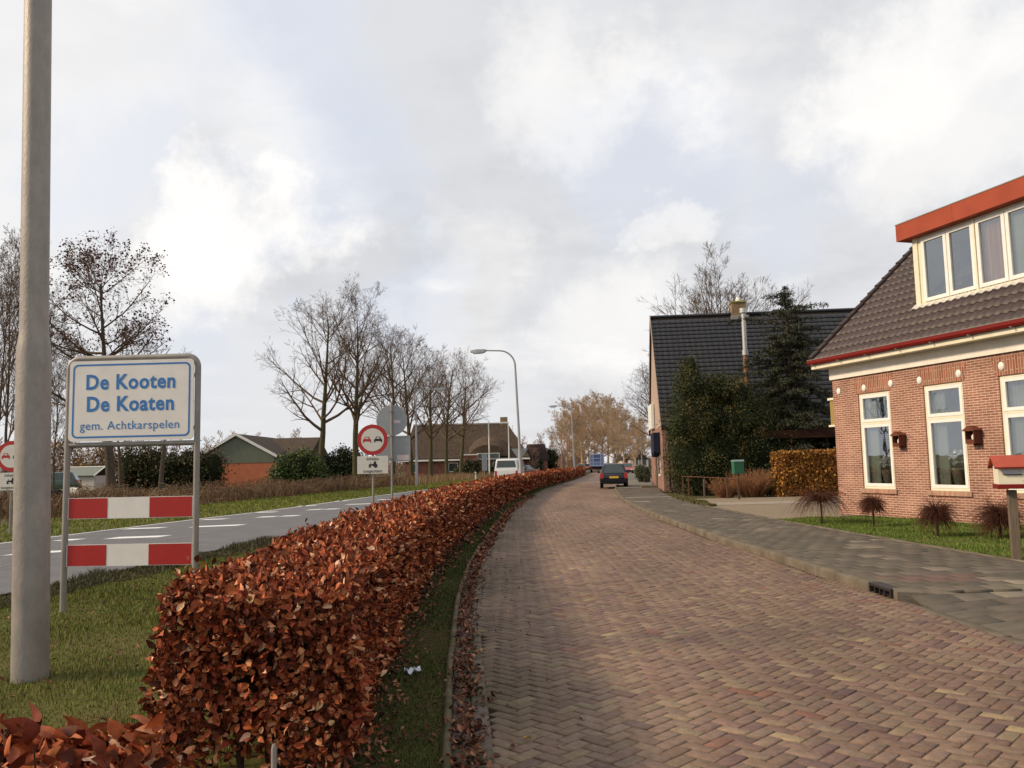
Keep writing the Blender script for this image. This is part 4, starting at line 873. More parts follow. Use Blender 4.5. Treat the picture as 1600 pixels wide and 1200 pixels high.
# scrub, brambles and reeds of the far verge
def scrub():
    n = 7000; y = rng.uniform(30, 75, n); x = Ff(y) - rng.uniform(5.6, 9.5, n); x -= (y < 45) * rng.uniform(0, 3, n)
    P = np.stack([x, y, np.full(n, -.03)], 1); segs = []
    hh = rng.uniform(.2, .85, n) * (1 + .4 * np.sin(x * .9) * np.sin(y * .7)); d = rng.normal(0, .45, (n, 3)); d[:, 2] = 1
    Q = P + d * hh[:, None]; Q2 = Q + np.stack([rng.normal(0, .3, n), rng.normal(0, .3, n), rng.normal(-.12, .12, n)], 1)
    s = np.concatenate([np.concatenate([P, Q, np.full((n, 1), .014), np.full((n, 1), .010)], 1), np.concatenate([Q, Q2, np.full((n, 1), .010), np.full((n, 1), .006)], 1)])
    c = pal(len(s), [(.15, .085, .05), (.22, .14, .08), (.10, .058, .036), (.27, .19, .11)], None, .2); M_scrub = mat('scrub_twig', (.1, .06, .04), .9, attr=True)
    tag(prisms('bramble_scrub', s, 3, M_scrub, cols=c), 'tangled brown bramble scrub along the ditch beyond the far verge', 'scrub', kind='stuff')
    n = 7500; y = rng.uniform(56, 118, n); x = Ff(y) - rng.uniform(4.6, 9.0, n) - (y < 66) * 1.0
    P = np.stack([x, y, np.full(n, -.03)], 1); h = rng.uniform(.3, .95, n)
    tag(blades('reeds', P, h, .014, M_reed, pal(n, [(.28, .18, .09), (.21, .13, .07), (.15, .10, .05), (.36, .26, .15)], None, .18), lean=.35), 'pale dry reeds at the foot of the row of bare trees', 'reeds', kind='stuff')
    n = 16000; y = rng.uniform(22, 62, n); x = Ff(y) - rng.uniform(5.4, 30, n)
    P = np.stack([x, y, np.full(n, -.03)], 1); h = rng.uniform(.12, .45, n)
    tag(blades('rough_grass', P, h, .015, M_reed, pal(n, [(.17, .10, .05), (.13, .075, .04), (.20, .14, .07), (.10, .09, .035)], None, .18), lean=.6), 'rough brown meadow grass beyond the far verge on the left', 'grass', kind='stuff')
scrub()
q = G(240, 770)
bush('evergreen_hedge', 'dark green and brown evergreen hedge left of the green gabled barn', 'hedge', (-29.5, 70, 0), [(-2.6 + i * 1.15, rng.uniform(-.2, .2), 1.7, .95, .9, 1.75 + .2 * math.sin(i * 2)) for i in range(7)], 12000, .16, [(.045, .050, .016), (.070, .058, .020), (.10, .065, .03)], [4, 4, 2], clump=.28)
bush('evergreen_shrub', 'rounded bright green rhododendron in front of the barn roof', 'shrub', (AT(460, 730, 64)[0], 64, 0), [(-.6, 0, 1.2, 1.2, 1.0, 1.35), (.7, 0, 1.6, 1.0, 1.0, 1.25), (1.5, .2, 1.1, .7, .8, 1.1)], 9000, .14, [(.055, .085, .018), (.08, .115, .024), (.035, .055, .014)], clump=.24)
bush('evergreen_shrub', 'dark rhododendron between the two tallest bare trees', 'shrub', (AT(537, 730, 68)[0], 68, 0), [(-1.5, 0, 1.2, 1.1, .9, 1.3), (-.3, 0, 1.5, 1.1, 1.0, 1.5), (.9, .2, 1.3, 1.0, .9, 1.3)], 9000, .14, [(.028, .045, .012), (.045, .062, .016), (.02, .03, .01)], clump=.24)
bush('evergreen_shrub', 'dark green shrub against the farmhouse wall left of the flagpoles', 'shrub', (AT(737, 730, 105)[0], 105, 0), [(0, 0, 1.0, .9, .8, 1.2)], 2500, .18, DG, clump=.2)
for i, (px, Y, hh, lab) in enumerate(((152, 92, 4.6, 'golden brown leafless bush above the small grey shed'), (92, 96, 5.4, 'tall warm brown bush between the thick lamp post and the name board'), (395, 98, 3.6, 'light brown bush rising behind the barn roof'))):
    bush('bare_bush', lab, 'bush', (AT(px, 735, Y)[0], Y, 0), [(0, 0, hh * .5, hh * .5, 1.2, hh * .5), (hh * .45, 0, hh * .35, hh * .4, 1.0, hh * .35)], 5000, .2, [(.24, .15, .07), (.30, .19, .10), (.18, .11, .055)], clump=.4, wts=None, inner=False)
bush('conifer', 'small dark cone shaped conifer in the distance right of the leaning lamp post', 'tree', (AT(861, 725, 130)[0], 130, 0), [(0, 0, 1.9, .9, .9, 1.5), (0, 0, 3.1, .6, .6, .8)], 2500, .2, DG, clump=.2)
bush('conifer', 'smaller dark conifer left of the cone shaped conifer', 'tree', (AT(841, 725, 125)[0], 125, 0), [(0, 0, 1.2, .6, .6, 1.0)], 1500, .2, DG, clump=.2)
bush('garden_shrub', 'clipped dark shrub at the foot of the pale gable on the pavement side', 'shrub', (AT(1010, 740, 58)[0], 58, .1), [(0, 0, .45, .16, .3, .5), (-.15, 1.4, .5, .2, .4, .5)], 2500, .07, [(.05, .045, .02), (.035, .045, .016)], clump=.1)
for i, (px, Y, s_) in enumerate(((1004, 74, .5), (999, 90, .55))):
    bush('garden_shrub', ['olive brown shrub further along the pavement side', 'furthest olive shrub along the pavement side'][i], 'shrub', (AT(px, 735, Y)[0], Y, .1), [(0, 0, s_ * .8, .3, .4, s_ * .8)], 2000, .12, [(.09, .075, .035), (.06, .06, .025)], clump=.16)
for i, (xx, yy) in enumerate(((-3.0, 113), (-7.5, 116))):
    bush('garden_shrub', ['green shrub by the flagpoles', 'green shrub under the farmhouse eave'][i], 'shrub', (xx, yy, 0), [(0, 0, .6, .9, .6, .7)], 1500, .18, [(.06, .07, .025), (.04, .05, .02)], clump=.18)

# ------------------------------------------------------------------ near house
def wall_holes(mb, u0, u1, z0, z1, holes, y0, y1):
    xs = sorted({u0, u1} | {h[0] for h in holes} | {h[1] for h in holes}); zs = sorted({z0, z1} | {h[2] for h in holes} | {h[3] for h in holes})
    solid = lambda xm, zm: not any(h[0] < xm < h[1] and h[2] < zm < h[3] for h in holes)
    for y in (y0, y1):
        for i in range(len(xs) - 1):
            for j in range(len(zs) - 1):
                if solid((xs[i] + xs[i + 1]) / 2, (zs[j] + zs[j + 1]) / 2):
                    mb.add([(xs[i], y, zs[j]), (xs[i + 1], y, zs[j]), (xs[i + 1], y, zs[j + 1]), (xs[i], y, zs[j + 1])], [(0, 1, 2, 3)])
    for (a, b, c, d) in list(holes) + [(u0, u1, z0, z1)]:
        mb.add([(a, y0, c), (b, y0, c), (b, y1, c), (a, y1, c), (a, y0, d), (b, y0, d), (b, y1, d), (a, y1, d)], [(0, 1, 2, 3), (4, 7, 6, 5), (0, 3, 7, 4), (1, 5, 6, 2)])
def ring(mb, x0, x1, z0, z1, w, y0, y1):
    mb.box(x0, x0 + w, y0, y1, z0, z1); mb.box(x1 - w, x1, y0, y1, z0, z1); mb.box(x0 + w, x1 - w, y0, y1, z0, z0 + w); mb.box(x0 + w, x1 - w, y0, y1, z1 - w, z1)
def pantiles(name, m, parent, u0, u1, y0, z0, slope, length, tw=.205, th_=.33, amp=.023, samp=6, lift=.030, skip=None):
    c, s = math.cos(slope), math.sin(slope); nu = int((u1 - u0) / tw * samp); rows = int(length / th_); V = []; F = []
    for r in range(rows):
        a = r * th_; b = min((r + 1) * th_ + .03, length)
        for (d, lf_) in ((a, lift), (a + .004, lift + .0), (b, .004)):
            for i in range(nu + 1):
                u = u0 + (u1 - u0) * i / nu; ph = 2 * math.pi * i / samp; wv = amp * (math.sin(ph) + .35 * math.sin(2 * ph + .8)); h = lf_ + wv + .03
                if d == a: h -= .022
                V.append((u, y0 + d * c - h * s, z0 + d * s + h * c))
        b0 = r * 3 * (nu + 1)
        for k in range(2):
            for i in range(nu):
                if skip and skip((u0 + (u1 - u0) * (i + .5) / nu), (a + b) / 2): continue
                j = b0 + k * (nu + 1) + i; F.append((j, j + 1, j + nu + 2, j + nu + 1))
    return mesh_np(name, V, F, m, parent, smooth=True)

HE = np.array([.287, -.958]); HRZ = math.atan2(-.958, .287)
house = empty('brick_house', 'red brick house with brown tiled roof and orange topped dormer at right', 'house', (8.25, 21.35, 0), HRZ)
HWIN = [(.93, 2.01), (3.05, 4.14), (5.04, 6.12), (7.6, 8.7)]
HLEN, HDEP = 11.5, 7.6
def build_house():
    mb = MB(); wall_holes(mb, 0, HLEN, 0, 3.5, [(a, b, .74, 3.05) for a, b in HWIN], 0, .3)
    mb.box(0, .3, .3, HDEP, 0, 3.5); mb.box(HLEN - .3, HLEN, .3, HDEP, 0, 3.5); mb.box(0, HLEN, HDEP, HDEP + .3, 0, 3.5)
    wall = mb.build('wall', M_wallbrick, house)
    g = MB()
    for x in (0.02, HLEN - .32):
        g.prism([(0.05, 3.5), (HDEP + .25, 3.5), ((HDEP + .3) / 2, 3.5 + (HDEP / 2 + .15) * .89)], x, x + .28, 'x')
    g.build('gable', M_wallbrick, house)
    f = MB(); f.box(-.04, HLEN + .04, -.055, -.003, 3.49, 3.86); f.build('frieze', M_plaster, house, bevel=.004)
    s = MB(); s.box(-.30, HLEN + .3, -.36, -.058, 3.80, 3.84); s.box(-.30, HLEN + .3, -.385, -.36, 3.79, 3.90); s.build('eaves_board', M_cream, house, bevel=.003)
    gm = MB(); prof = [(-.36, 3.905), (-.47, 3.905), (-.50, 3.95), (-.50, 4.02), (-.49, 4.02), (-.485, 3.965), (-.36, 3.965)]; gm.prism(prof, -.32, HLEN + .32, 'x'); gm.box(-.32, HLEN + .32, -.36, -.33, 3.905, 4.0); gm.build('gutter', M_redpaint, house)
    for k in range(12): gb = MB(); gb.box(k * 1.0 - .15, k * 1.0 - .12, -.51, -.36, 3.885, 3.903); gb.build('gutter_bracket', M_galv, house)
    ed = MB(); ed.tube([(-.32, -.497, 4.025), (HLEN + .32, -.497, 4.025)], .009, 6); ed.build('gutter_rim', M_galv, house)
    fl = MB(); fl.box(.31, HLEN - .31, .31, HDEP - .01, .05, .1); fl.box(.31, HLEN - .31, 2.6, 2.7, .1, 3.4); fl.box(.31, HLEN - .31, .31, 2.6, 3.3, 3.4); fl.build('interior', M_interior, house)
    for i, (a, b) in enumerate(HWIN):
        w = MB(); ring(w, a + .002, b - .002, .742, 3.048, .05, .03, .12); w.box(a + .05, b - .05, .03, .12, 2.285, 2.335)
        win = w.build('window', M_cream, house, bevel=.004)
        s_ = MB(); ring(s_, a + .053, b - .053, .795, 2.282, .075, .022, .10); ring(s_, a + .053, b - .053, 2.338, 2.995, .075, .022, .10); s_.build('sash', M_white, win, bevel=.006)
        p_ = MB(); p_.box(a + .12, b - .12, .06, .064, .86, 2.22); p_.build('pane', M_glass, win); p_ = MB(); p_.box(a + .12, b - .12, .06, .064, 2.40, 2.93); p_.build('pane', M_glass, win)
        c_ = MB(); n = 14; x0, x1 = a + .055, a + .42
        pts = [(x0 + (x1 - x0) * k / n, .165 + .014 * math.sin(k * 1.9)) for k in range(n + 1)]
        c_.prism(pts + [(x, y + .012) for x, y in reversed(pts)], .80, 3.0, 'z'); c_.build('curtain', M_curtain, win)
        v_ = MB(); n = 20; pts = [(a - .4 + (b - a - .30) * k / n, .30 + .018 * math.sin(k * 2.3)) for k in range(n + 1)]; v_.prism(pts + [(x, y + .01) for x, y in reversed(pts)], 2.36, 3.0, 'z'); v_.build('net_curtain', M_curtain, win)
        il = MB(); il.box(a + .02, b - .02, .13, .42, .74, .77); il.build('inner_sill', M_white, win)
        ar = MB(); ar.prism([(a - .06, 3.052), (b + .06, 3.052), (b + .14, 3.44), (a - .14, 3.44)], -.006, .05, 'y'); ar.build('brick_arch', M_soldier, house)
        sl = MB(); sl.box(a - .07, b + .07, -.045, .03, .635, .738); o = sl.build('brick_sill', M_sill, house, bevel=.008)
    for (u, z) in ((.24, 3.18), (1.17, 3.18), (2.08, 3.2), (2.97, 3.18), (4.07, 3.21), (5.14, 3.24), (6.2, 3.22)):
        d = MB(); pr = [(.076, 0), (.076, .014), (.062, .026), (.03, .034), (.001, .036)]; n = 20
        vs = []
        for r, h in pr:
            for k in range(n): vs.append((u + r * .92 * math.cos(2 * math.pi * k / n), -h - .003, z + r * 1.08 * math.sin(2 * math.pi * k / n)))
        fs = [(i * n + k, i * n + (k + 1) % n, (i + 1) * n + (k + 1) % n, (i + 1) * n + k) for i in range(4) for k in range(n)] + [tuple(range(n))]
        d.add(vs, fs); d.build('rosette', M_white, house, smooth=True)
    # roof
    sl = math.atan(.892); y0, z0 = -.45, 3.98; half = (HDEP + .3) / 2 + .45; ln = half / math.cos(sl)
    rf = MB(); zr = z0 + half * .892
    for x in (0,):
        rf.prism([(y0, z0 - .02), (y0 + half, zr - .02), (y0 + 2 * half, z0 - .02), (y0 + 2 * half, z0 - .12), (y0 + half, zr - .14), (y0 + .1, z0 - .08)], -.12, HLEN + .12, 'x')
    roof = rf.build('roof', M_darkwood, house)
    pantiles('roof_tiles', M_tilered, roof, -.14, HLEN + .14, y0, z0 - .01, sl, ln)
    vt = MB(); rows = int(ln / .33)
    for r in range(rows):
        d0, d1 = r * .33, (r + 1) * .33 + .03; hh = .075
        a_ = (-.15, y0 + d0 * math.cos(sl) - (hh + .02) * math.sin(sl), z0 + d0 * math.sin(sl) + (hh + .02) * math.cos(sl)); b_ = (-.15, y0 + d1 * math.cos(sl) - hh * math.sin(sl), z0 + d1 * math.sin(sl) + hh * math.cos(sl))
        vt.tube([a_, tuple(lerp(np.array(a_), np.array(b_), .12)), b_], [.075, .066, .058], 10)
    vt.build('verge_tiles', M_tilered, roof, smooth=True)
    bk = MB(); bk.add([(-.14, y0 + half, zr + .03), (HLEN + .14, y0 + half, zr + .03), (HLEN + .14, y0 + 2 * half, z0 + .03), (-.14, y0 + 2 * half, z0 + .03)], [(0, 1, 2, 3)]); bk.build('rear_roof', M_tilered, roof)
    rg = MB(); rg.tube([(-.2 + i * .35, y0 + half, zr + .05) for i in range(int(HLEN / .35) + 2)], [.11 if i % 2 else .12 for i in range(int(HLEN / .35) + 2)], 10); rg.build('ridge', M_tilered, roof, smooth=True)
    # dormer
    D0, D1, DY = DORM; zb = z0 + (DY + .45) * .892 + .02; zt = 6.58
    dm = MB(); wb = MB()
    hl = []
    x = D0 + .25
    units = []
    for i in range(8):
        w_ = .735; units.append((x, x + w_)); x += w_ + (.012 if i % 2 == 0 else .065)
        if x > D1 - .5: break
    wall_holes(dm, D0, D1, zb - .05, zt + .05, [(a, b, zb + .08, zt - .06) for a, b in units], DY, DY + .06)
    dm.box(D0, D0 + .06, DY + .06, DY + 2.2, zb - .05, zt + .05); dm.box(D1 - .06, D1, DY + .06, DY + 2.2, zb - .05, zt + .05); dormer = dm.build('dormer', M_cream, house)
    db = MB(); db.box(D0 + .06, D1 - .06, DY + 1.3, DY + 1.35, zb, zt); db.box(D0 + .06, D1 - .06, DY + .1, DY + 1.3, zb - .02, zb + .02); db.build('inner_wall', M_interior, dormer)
    fc = MB(); fc.box(D0 - .27, D1 + .27, DY - .24, DY + 2.6, zt + .0, zt + .40); fc.build('fascia', M_orange, dormer, bevel=.006)
    for k in range(3): jn = MB(); jn.box(D0 + 2.2 * k + 1.4, D0 + 2.2 * k + 1.43, DY - .244, DY - .2405, zt + .005, zt + .395); jn.build('joint_strip', M_orange, dormer)
    tr = MB(); tr.box(D0 - .28, D1 + .28, DY - .25, DY - .235, zt + .395, zt + .415); tr.box(D0 - .28, D0 - .26, DY - .235, DY + 2.6, zt + .402, zt + .415); tr.build('roof_trim', M_galv, dormer)
    for i, (a, b) in enumerate(units):
        s_ = MB(); ring(s_, a + .002, b - .002, zb + .082, zt - .062, .085, DY - .028, DY + .05); sa = s_.build('window', M_white, dormer, bevel=.006)
        p_ = MB(); p_.box(a + .08, b - .08, DY + .01, DY + .014, zb + .16, zt - .14); p_.build('pane', M_glass, sa)
        if i in (2, 5): 
            c_ = MB(); n = 26; x0, x1 = a + .06, b - .06; pts = [(x0 + (x1 - x0) * k / n, DY + .12 + .03 * math.sin(k * 1.7)) for k in range(n + 1)]; c_.prism(pts + [(x, y + .01) for x, y in reversed(pts)], zb + .1, zt - .08, 'z'); c_.build('curtain', M_drape, sa)
        elif i in (3,):
            c_ = MB(); c_.box(a + .05, b - .05, DY + .1, DY + .11, zb + .1, zt - .07); c_.build('blind', M_curtain, sa)
    for (a, b) in units[1::2]:
        q = MB(); q.box(b + .008, b + .052, DY - .04, DY - .002, zb + .02, zt - .01); q.build('mullion', M_cream, dormer)
    q = MB(); q.box(D0 + .002, D0 + .14, DY - .03, DY - .002, zb, zt); q.box(D0 + .14, D1, DY - .05, DY - .002, zb - .0, zb + .045); q.build('corner_board', M_cream, dormer)
    ld = MB(); n = int((D1 - D0 + .3) / .034); vs = []
    for k in range(n + 1):
        x = D0 - .12 + (D1 - D0 + .3) * k / n; wv = .022 * math.sin(2 * math.pi * (x + .14) / .205); low = .03 * math.sin(2 * math.pi * (x + .05) / .205)
        for d, h in ((0.0, .045), (-.12 + low * .3, .060)):
            yy = DY - .02 + d * math.cos(sl); zz = z0 + (yy - y0) * .892 + (h + wv * .9) * 1.0 + .02; vs.append((x, yy, zz if d else zz + .03))
    ld.add(vs, [(2 * k, 2 * k + 1, 2 * k + 3, 2 * k + 2) for k in range(n)]); ld.build('lead_flashing', mat('pale_lead', (.50, .47, .43), .7, var=.12, vscale=6), dormer, smooth=True)
    # awning box on the gable end
    aw = MB(); aw.box(-.30, -.005, .12, .5, 2.35, 3.0); a_ = aw.build('gable_box', mat('tan_box', (.32, .22, .08), .7), house); ab = MB(); ab.box(-.34, -.003, .08, .12, 2.99, 3.05); ab.box(-.34, -.003, .08, .12, 2.30, 2.35); ab.build('box_rail', M_cream, a_)
DORM = (2.40, 9.2, .62)
build_house()
def h2w(u, y, z):
    c, s = math.cos(HRZ), math.sin(HRZ); return (8.25 + c * u - s * y, 21.35 + s * u + c * y, z)
# wall lanterns
lp = []
for i, (u, z) in enumerate(((2.33, 1.86), (4.43, 1.87))):
    if i == 0:
        e = empty('wall_lantern', 'dark red wooden wall lantern between the first and second windows', 'lantern', h2w(u, 0, z), HRZ, 'wooden wall lanterns')
        b = MB(); b.box(-.11, .13, -.028, -.003, -.19, .19); b.build('back_board', M_wood, e, bevel=.006)
        b = MB(); b.box(-.12, .12, -.22, -.03, -.15, -.125); b.box(-.12, -.10, -.22, -.03, -.125, .12); b.box(.10, .12, -.22, -.03, -.125, .12); b.box(-.10, .10, -.22, -.20, -.125, -.06); b.build('housing', M_wood, e, bevel=.003)
        b = MB(); b.prism([(-.15, .12), (.15, .12), (.16, .14), (0, .235), (-.16, .14)], -.25, -.03, 'y'); b.build('lantern_roof', M_wood, e)
        b = MB(); b.lathe([(.03, -.12), (.034, .02), (.02, .03), (.004, .06)], 10, (0, -.12, 0)); b.build('candle', M_white, e, smooth=True); first = e; e.scale = (.88, .88, .88)
    else: dup(first, h2w(u, 0, z), HRZ, .95, 'dark red wooden wall lantern between the second and third windows')
# vases inside the windows
def vase():
    e = empty('flower_vase', 'pale vase with white flowers behind the first window', 'vase', h2w(1.55, .22, .775), HRZ, 'flower vases on the window sills')
    b = MB(); b.lathe([(.07, 0), (.10, .12), (.13, .30), (.15, .40), (.14, .41)], 16); b.build('vase', mat('olive_vase', (.20, .19, .13), .5), e, smooth=True)
    segs = []; P = []
    for k in range(16):
        a = k * 2.4; q = np.array([math.cos(a) * .14 * (k % 4 + 1) / 4, math.sin(a) * .10, .52 + .09 * (k % 3)]); segs.append((0, 0, .3, *q, .005, .004)); P.append(q)
    prisms('stems', segs, 4, M_foliage, e); P = np.repeat(np.array(P), 12, 0) + rng.normal(0, .022, (192, 3)); n = len(P)
    leaves('petals', P, rng.normal(0, 1, (n, 3)), rng.normal(0, 1, (n, 3)), .05, M_white, e, lod=1); return e
v0 = vase(); dup(v0, h2w(3.68, .22, .775), HRZ, 1.1, 'pale vase with white flowers behind the second window'); dup(v0, h2w(5.66, .22, .775), HRZ, 1.0, 'pale vase with white flowers behind the third window')

# post box on its wooden post
def post_box():
    x, y = 6.66, 11.25; e = empty('post_box', 'cream wooden post box with red pitched roof on a grey post', 'letterbox', (x, y, 0), rad(-20))
    b = MB(); b.box(-.055, .055, -.05, .05, .08, 1.02); b.build('post', M_greywood, e, bevel=.008)
    b = MB(); b.box(-.17, .17, -.15, .17, 1.10, 1.33); b.prism([(-.17, 1.33), (.17, 1.33), (0, 1.43)], -.15, .17, 'y') if False else b.prism([(-.15, 1.33), (.17, 1.33), (.17, 1.335), (.01, 1.44), (-.15, 1.335)], -.17, .17, 'x'); b.build('box_body', M_cream, e, bevel=.004)
    b = MB()
    b.prism([(-.24, 1.305), (.01, 1.455), (.01, 1.485), (-.255, 1.33)], -.22, .22, 'x'); b.prism([(.26, 1.305), (.01, 1.455), (.01, 1.485), (.275, 1.33)], -.22, .22, 'x'); b.build('box_roof', mat('faded_red_roof', (.36, .075, .05), .7, var=.12, vscale=8), e)
    b = MB(); b.box(-.19, .19, -.17, .19, 1.04, 1.10); b.build('box_base', M_redpaint, e, bevel=.008)
    b = MB(); b.box(-.12, .10, -.165, -.152, 1.23, 1.305); f = b.build('letter_flap', mat('flap_metal', (.38, .38, .38), .35, metal=.6), e, bevel=.003); b = MB(); b.box(-.10, .11, -.170, -.166, 1.222, 1.232); b.build('slot', M_black, f)
    b = MB(); b.lathe([(.012, 0), (.012, .008)], 10); o = b.build('lock', M_steelpipe, e); o.location = (.13, -.151, 1.15); o.rotation_euler = (rad(90), 0, 0)
post_box()

# ------------------------------------------------------------------ black roofed house
def black_house():
    e = empty('black_roofed_house', 'large house with black tiled roof and pale gable behind dark conifers', 'house', (7.42, 41.5, 0), -.10)
    Wd, D, ez, rz_ = 11.6, 9.2, 3.3, 9.6; m = D / 2
    b = MB(); b.box(0, Wd, 0, D, 0, ez); b.build('wall', M_brick2, e)
    for xa in (.03, Wd - .3): b = MB(); b.prism([(0.02, ez + .002), (D - .02, ez + .002), (m, rz_ - .12)], xa, xa + .27, 'x'); b.build('gable', M_beige, e)
    sl = math.atan((rz_ - ez) / (m + .35)); ln = (m + .35) / math.cos(sl)
    b = MB(); t = .10
    b.prism([(-.35, ez - .1), (m, rz_ - .1), (D + .35, ez - .1), (D + .35, ez - .22), (m, rz_ - .24), (-.35, ez - .22)], -.05, Wd + .05, 'x'); roof = b.build('roof', M_darkwood, e)
    pantiles('roof_tiles', M_tileblack, roof, -.05, Wd + .05, -.38, ez - .1, sl, ln, tw=.30, th_=.31, amp=.010, samp=6, lift=.060)
    b = MB(); b.add([(-.05, m, rz_ - .03), (Wd + .05, m, rz_ - .03), (Wd + .05, D + .35, ez - .05), (-.05, D + .35, ez - .05)], [(0, 1, 2, 3)]); b.build('rear_roof', M_tileblack, roof)
    b = MB(); b.tube([(-.05 + i * .4, m, rz_ - .03) for i in range(30)], .085, 8); b.build('ridge', M_tileblack, roof, smooth=True)
    for x in (-.09, Wd + .055):
        b = MB(); b.prism([(-.42, ez - .18), (m, rz_ + .08), (D + .42, ez - .18), (D + .30, ez - .36), (m, rz_ - .16), (-.30, ez - .36)], x, x + .035, 'x'); b.build('bargeboard', M_beige, e)
    b = MB(); b.box(4.4, 5.15, m - .35, m + .35, rz_ - .6, rz_ + .55); ch = b.build('chimney', M_yellowchim, e); b = MB(); b.box(4.35, 5.2, m - .4, m + .4, rz_ + .55, rz_ + .63); b.build('chimney_cap', mat('mossy_cap', (.30, .26, .08), .9, var=.2), ch); b = MB(); b.lathe([(.14, 0), (.14, .15), (.10, .2), (.10, .28)], 10, (4.8, m, rz_ + .63)); b.build('chimney_pot', M_white, ch); b = MB(); b.box(4.3, 5.25, m - .55, m - .352, rz_ - .42, rz_ - .2); b.build('lead_flashing', M_galv, ch)
    b = MB(); b.tube([(4.2, -.2, 4.2), (4.2, -.2, 6.7)], .12, 12); p = b.build('stove_pipe', M_rust, e, smooth=True); b = MB(); b.tube([(4.2, -.2, 6.7), (4.2, -.2, 8.75)], .11, 12); b.tube([(4.2, -.2, 8.77), (4.2, -.2, 9.0)], .18, 12); b.tube([(4.2, -.2, 6.65), (4.2, -.2, 6.9)], .15, 12); b.build('pipe_top', M_steelpipe, p, smooth=True)
    # street gable: tall white board, dark rolled awning, door and window
    b = MB(); b.box(-.17, -.003, 5.2, 7.9, 3.35, 4.75); b.build('white_panel', M_white, e, bevel=.01)
    b = MB(); b.prism([(1.4, 3.0), (3.6, 3.0), (3.6, 2.0), (3.1, 1.75), (2.5, 2.0), (1.9, 1.75), (1.4, 2.0)], -.34, -.02, 'x'); b.build('awning', mat('navy_awning', (.018, .022, .045), .8), e)
    b = MB(); ring(b, 0, 0, 0, 0, 0, 0, 0) if False else b.box(-.05, -.003, 1.6, 2.9, .75, 1.85); w = b.build('window', M_white, e); b = MB(); b.box(-.056, -.051, 1.72, 2.78, .87, 1.74); b.build('pane', M_carglass, w)
    b = MB(); b.box(-.06, -.003, 4.2, 5.2, .1, 2.3); d = b.build('door', M_greywood, e); b = MB(); b.tube([(-.1, 4.35, 1.05), (-.1, 4.35, 1.25)], .015, 6); b.build('handle', M_steelpipe, d)
    b = MB(); b.box(-.9, -.005, 4.0, 5.4, 0, .22); b.build('doorstep', M_kerb, e, bevel=.01)
    for (x0, x1) in ((1.2, 2.6), (6.3, 8.0), (9.0, 10.2)):
        b = MB(); ring(b, x0, x1, .9, 2.4, .08, -.05, -.003); b.box((x0 + x1) / 2 - .03, (x0 + x1) / 2 + .03, -.045, -.003, .98, 2.32); w = b.build('window', M_white, e); b = MB(); b.box(x0 + .08, x1 - .08, -.02, -.004, .98, 2.32); b.build('pane', M_carglass, w)
    b = MB(); b.tube([(-.05, -.45, 3.12), (Wd + .05, -.45, 3.12)], .07, 8); b.tube([(.3, -.40, 3.1), (.3, -.1, 2.8), (.3, -.08, .1)], .04, 8); b.build('gutter', M_darkwood, e, smooth=True)
black_house()
def carport():
    x, y = 11.0, 39.2; e = empty('carport', 'dark timber carport in the shade under the cedar', 'carport', (x, y, 0), -.05)
    b = MB(); b.box(-.2, 8.5, -2.6, 1.6, 2.45, 2.62); b.build('roof', M_darkwood, e); b = MB(); b.box(-.3, 8.6, -2.7, -2.6, 2.40, 2.75); b.build('fascia', mat('red_brown_board', (.035, .013, .009), .8, var=.2), e)
    for px_ in (0, 2.8, 5.6, 8.3): b = MB(); b.box(px_, px_ + .12, -2.55, -2.43, 0, 2.45); b.build('post', M_darkwood, e)
    b = MB(); b.box(0, 8.4, 1.5, 1.6, 0, 2.45); b.box(8.3, 8.4, -2.4, 1.5, 0, 2.45); b.build('back_wall', M_darkwood, e)
    b = MB(); b.tube([(3.6, -2.9, 0), (3.6, -2.9, 2.0)], .02, 6); b.tube([(3.6, -2.9, 2.0), (3.0, -2.9, 1.95)], .015, 6); b.build('drying_pole', M_galv, e)
carport()
def rail():
    a = G(1068, 776); b_ = G(1155, 784); e = empty('wooden_rail', 'low reddish wooden rail on posts in front of the dry shrub', 'fence', (a[0], a[1], .06)); L = b_[0] - a[0]; dy = b_[1] - a[1]
    for i, t in enumerate((0, .12, .42, .82, 1.0)):
        b = MB(); b.box(t * L - .03, t * L + .03, t * dy - .03, t * dy + .03, 0, .78 if i != 2 else .72); b.build('post', M_railwood if i != 2 else M_greywood, e, bevel=.005)
    b = MB(); b.tube([(-.05, 0.0, .80), (L + .05, dy, .76)], .02, 6); b.build('top_rail', M_railwood, e)
rail()
def green_box():
    q = AT(1153, 735, 31.6); e = empty('green_letterbox', 'dark green metal letterbox with pale lid on a post by the dark shrubs', 'letterbox', (q[0], q[1], .06), .1)
    b = MB(); b.box(-.03, .03, -.02, .04, 0, .95); b.build('post', M_greywood, e); b = MB(); b.prism([(-.20, 1.38), (.20, 1.38), (.19, .92), (-.19, .92)], -.14, .14, 'y'); b.build('box_body', M_mailgreen, e, bevel=.01)
    b = MB(); b.prism([(-.16, 1.38), (.16, 1.38), (.15, 1.43), (-.10, 1.45)], -.21, .21, 'x'); b.build('lid', mat('pale_green_lid', (.16, .24, .21), .4), e, bevel=.006)
green_box()

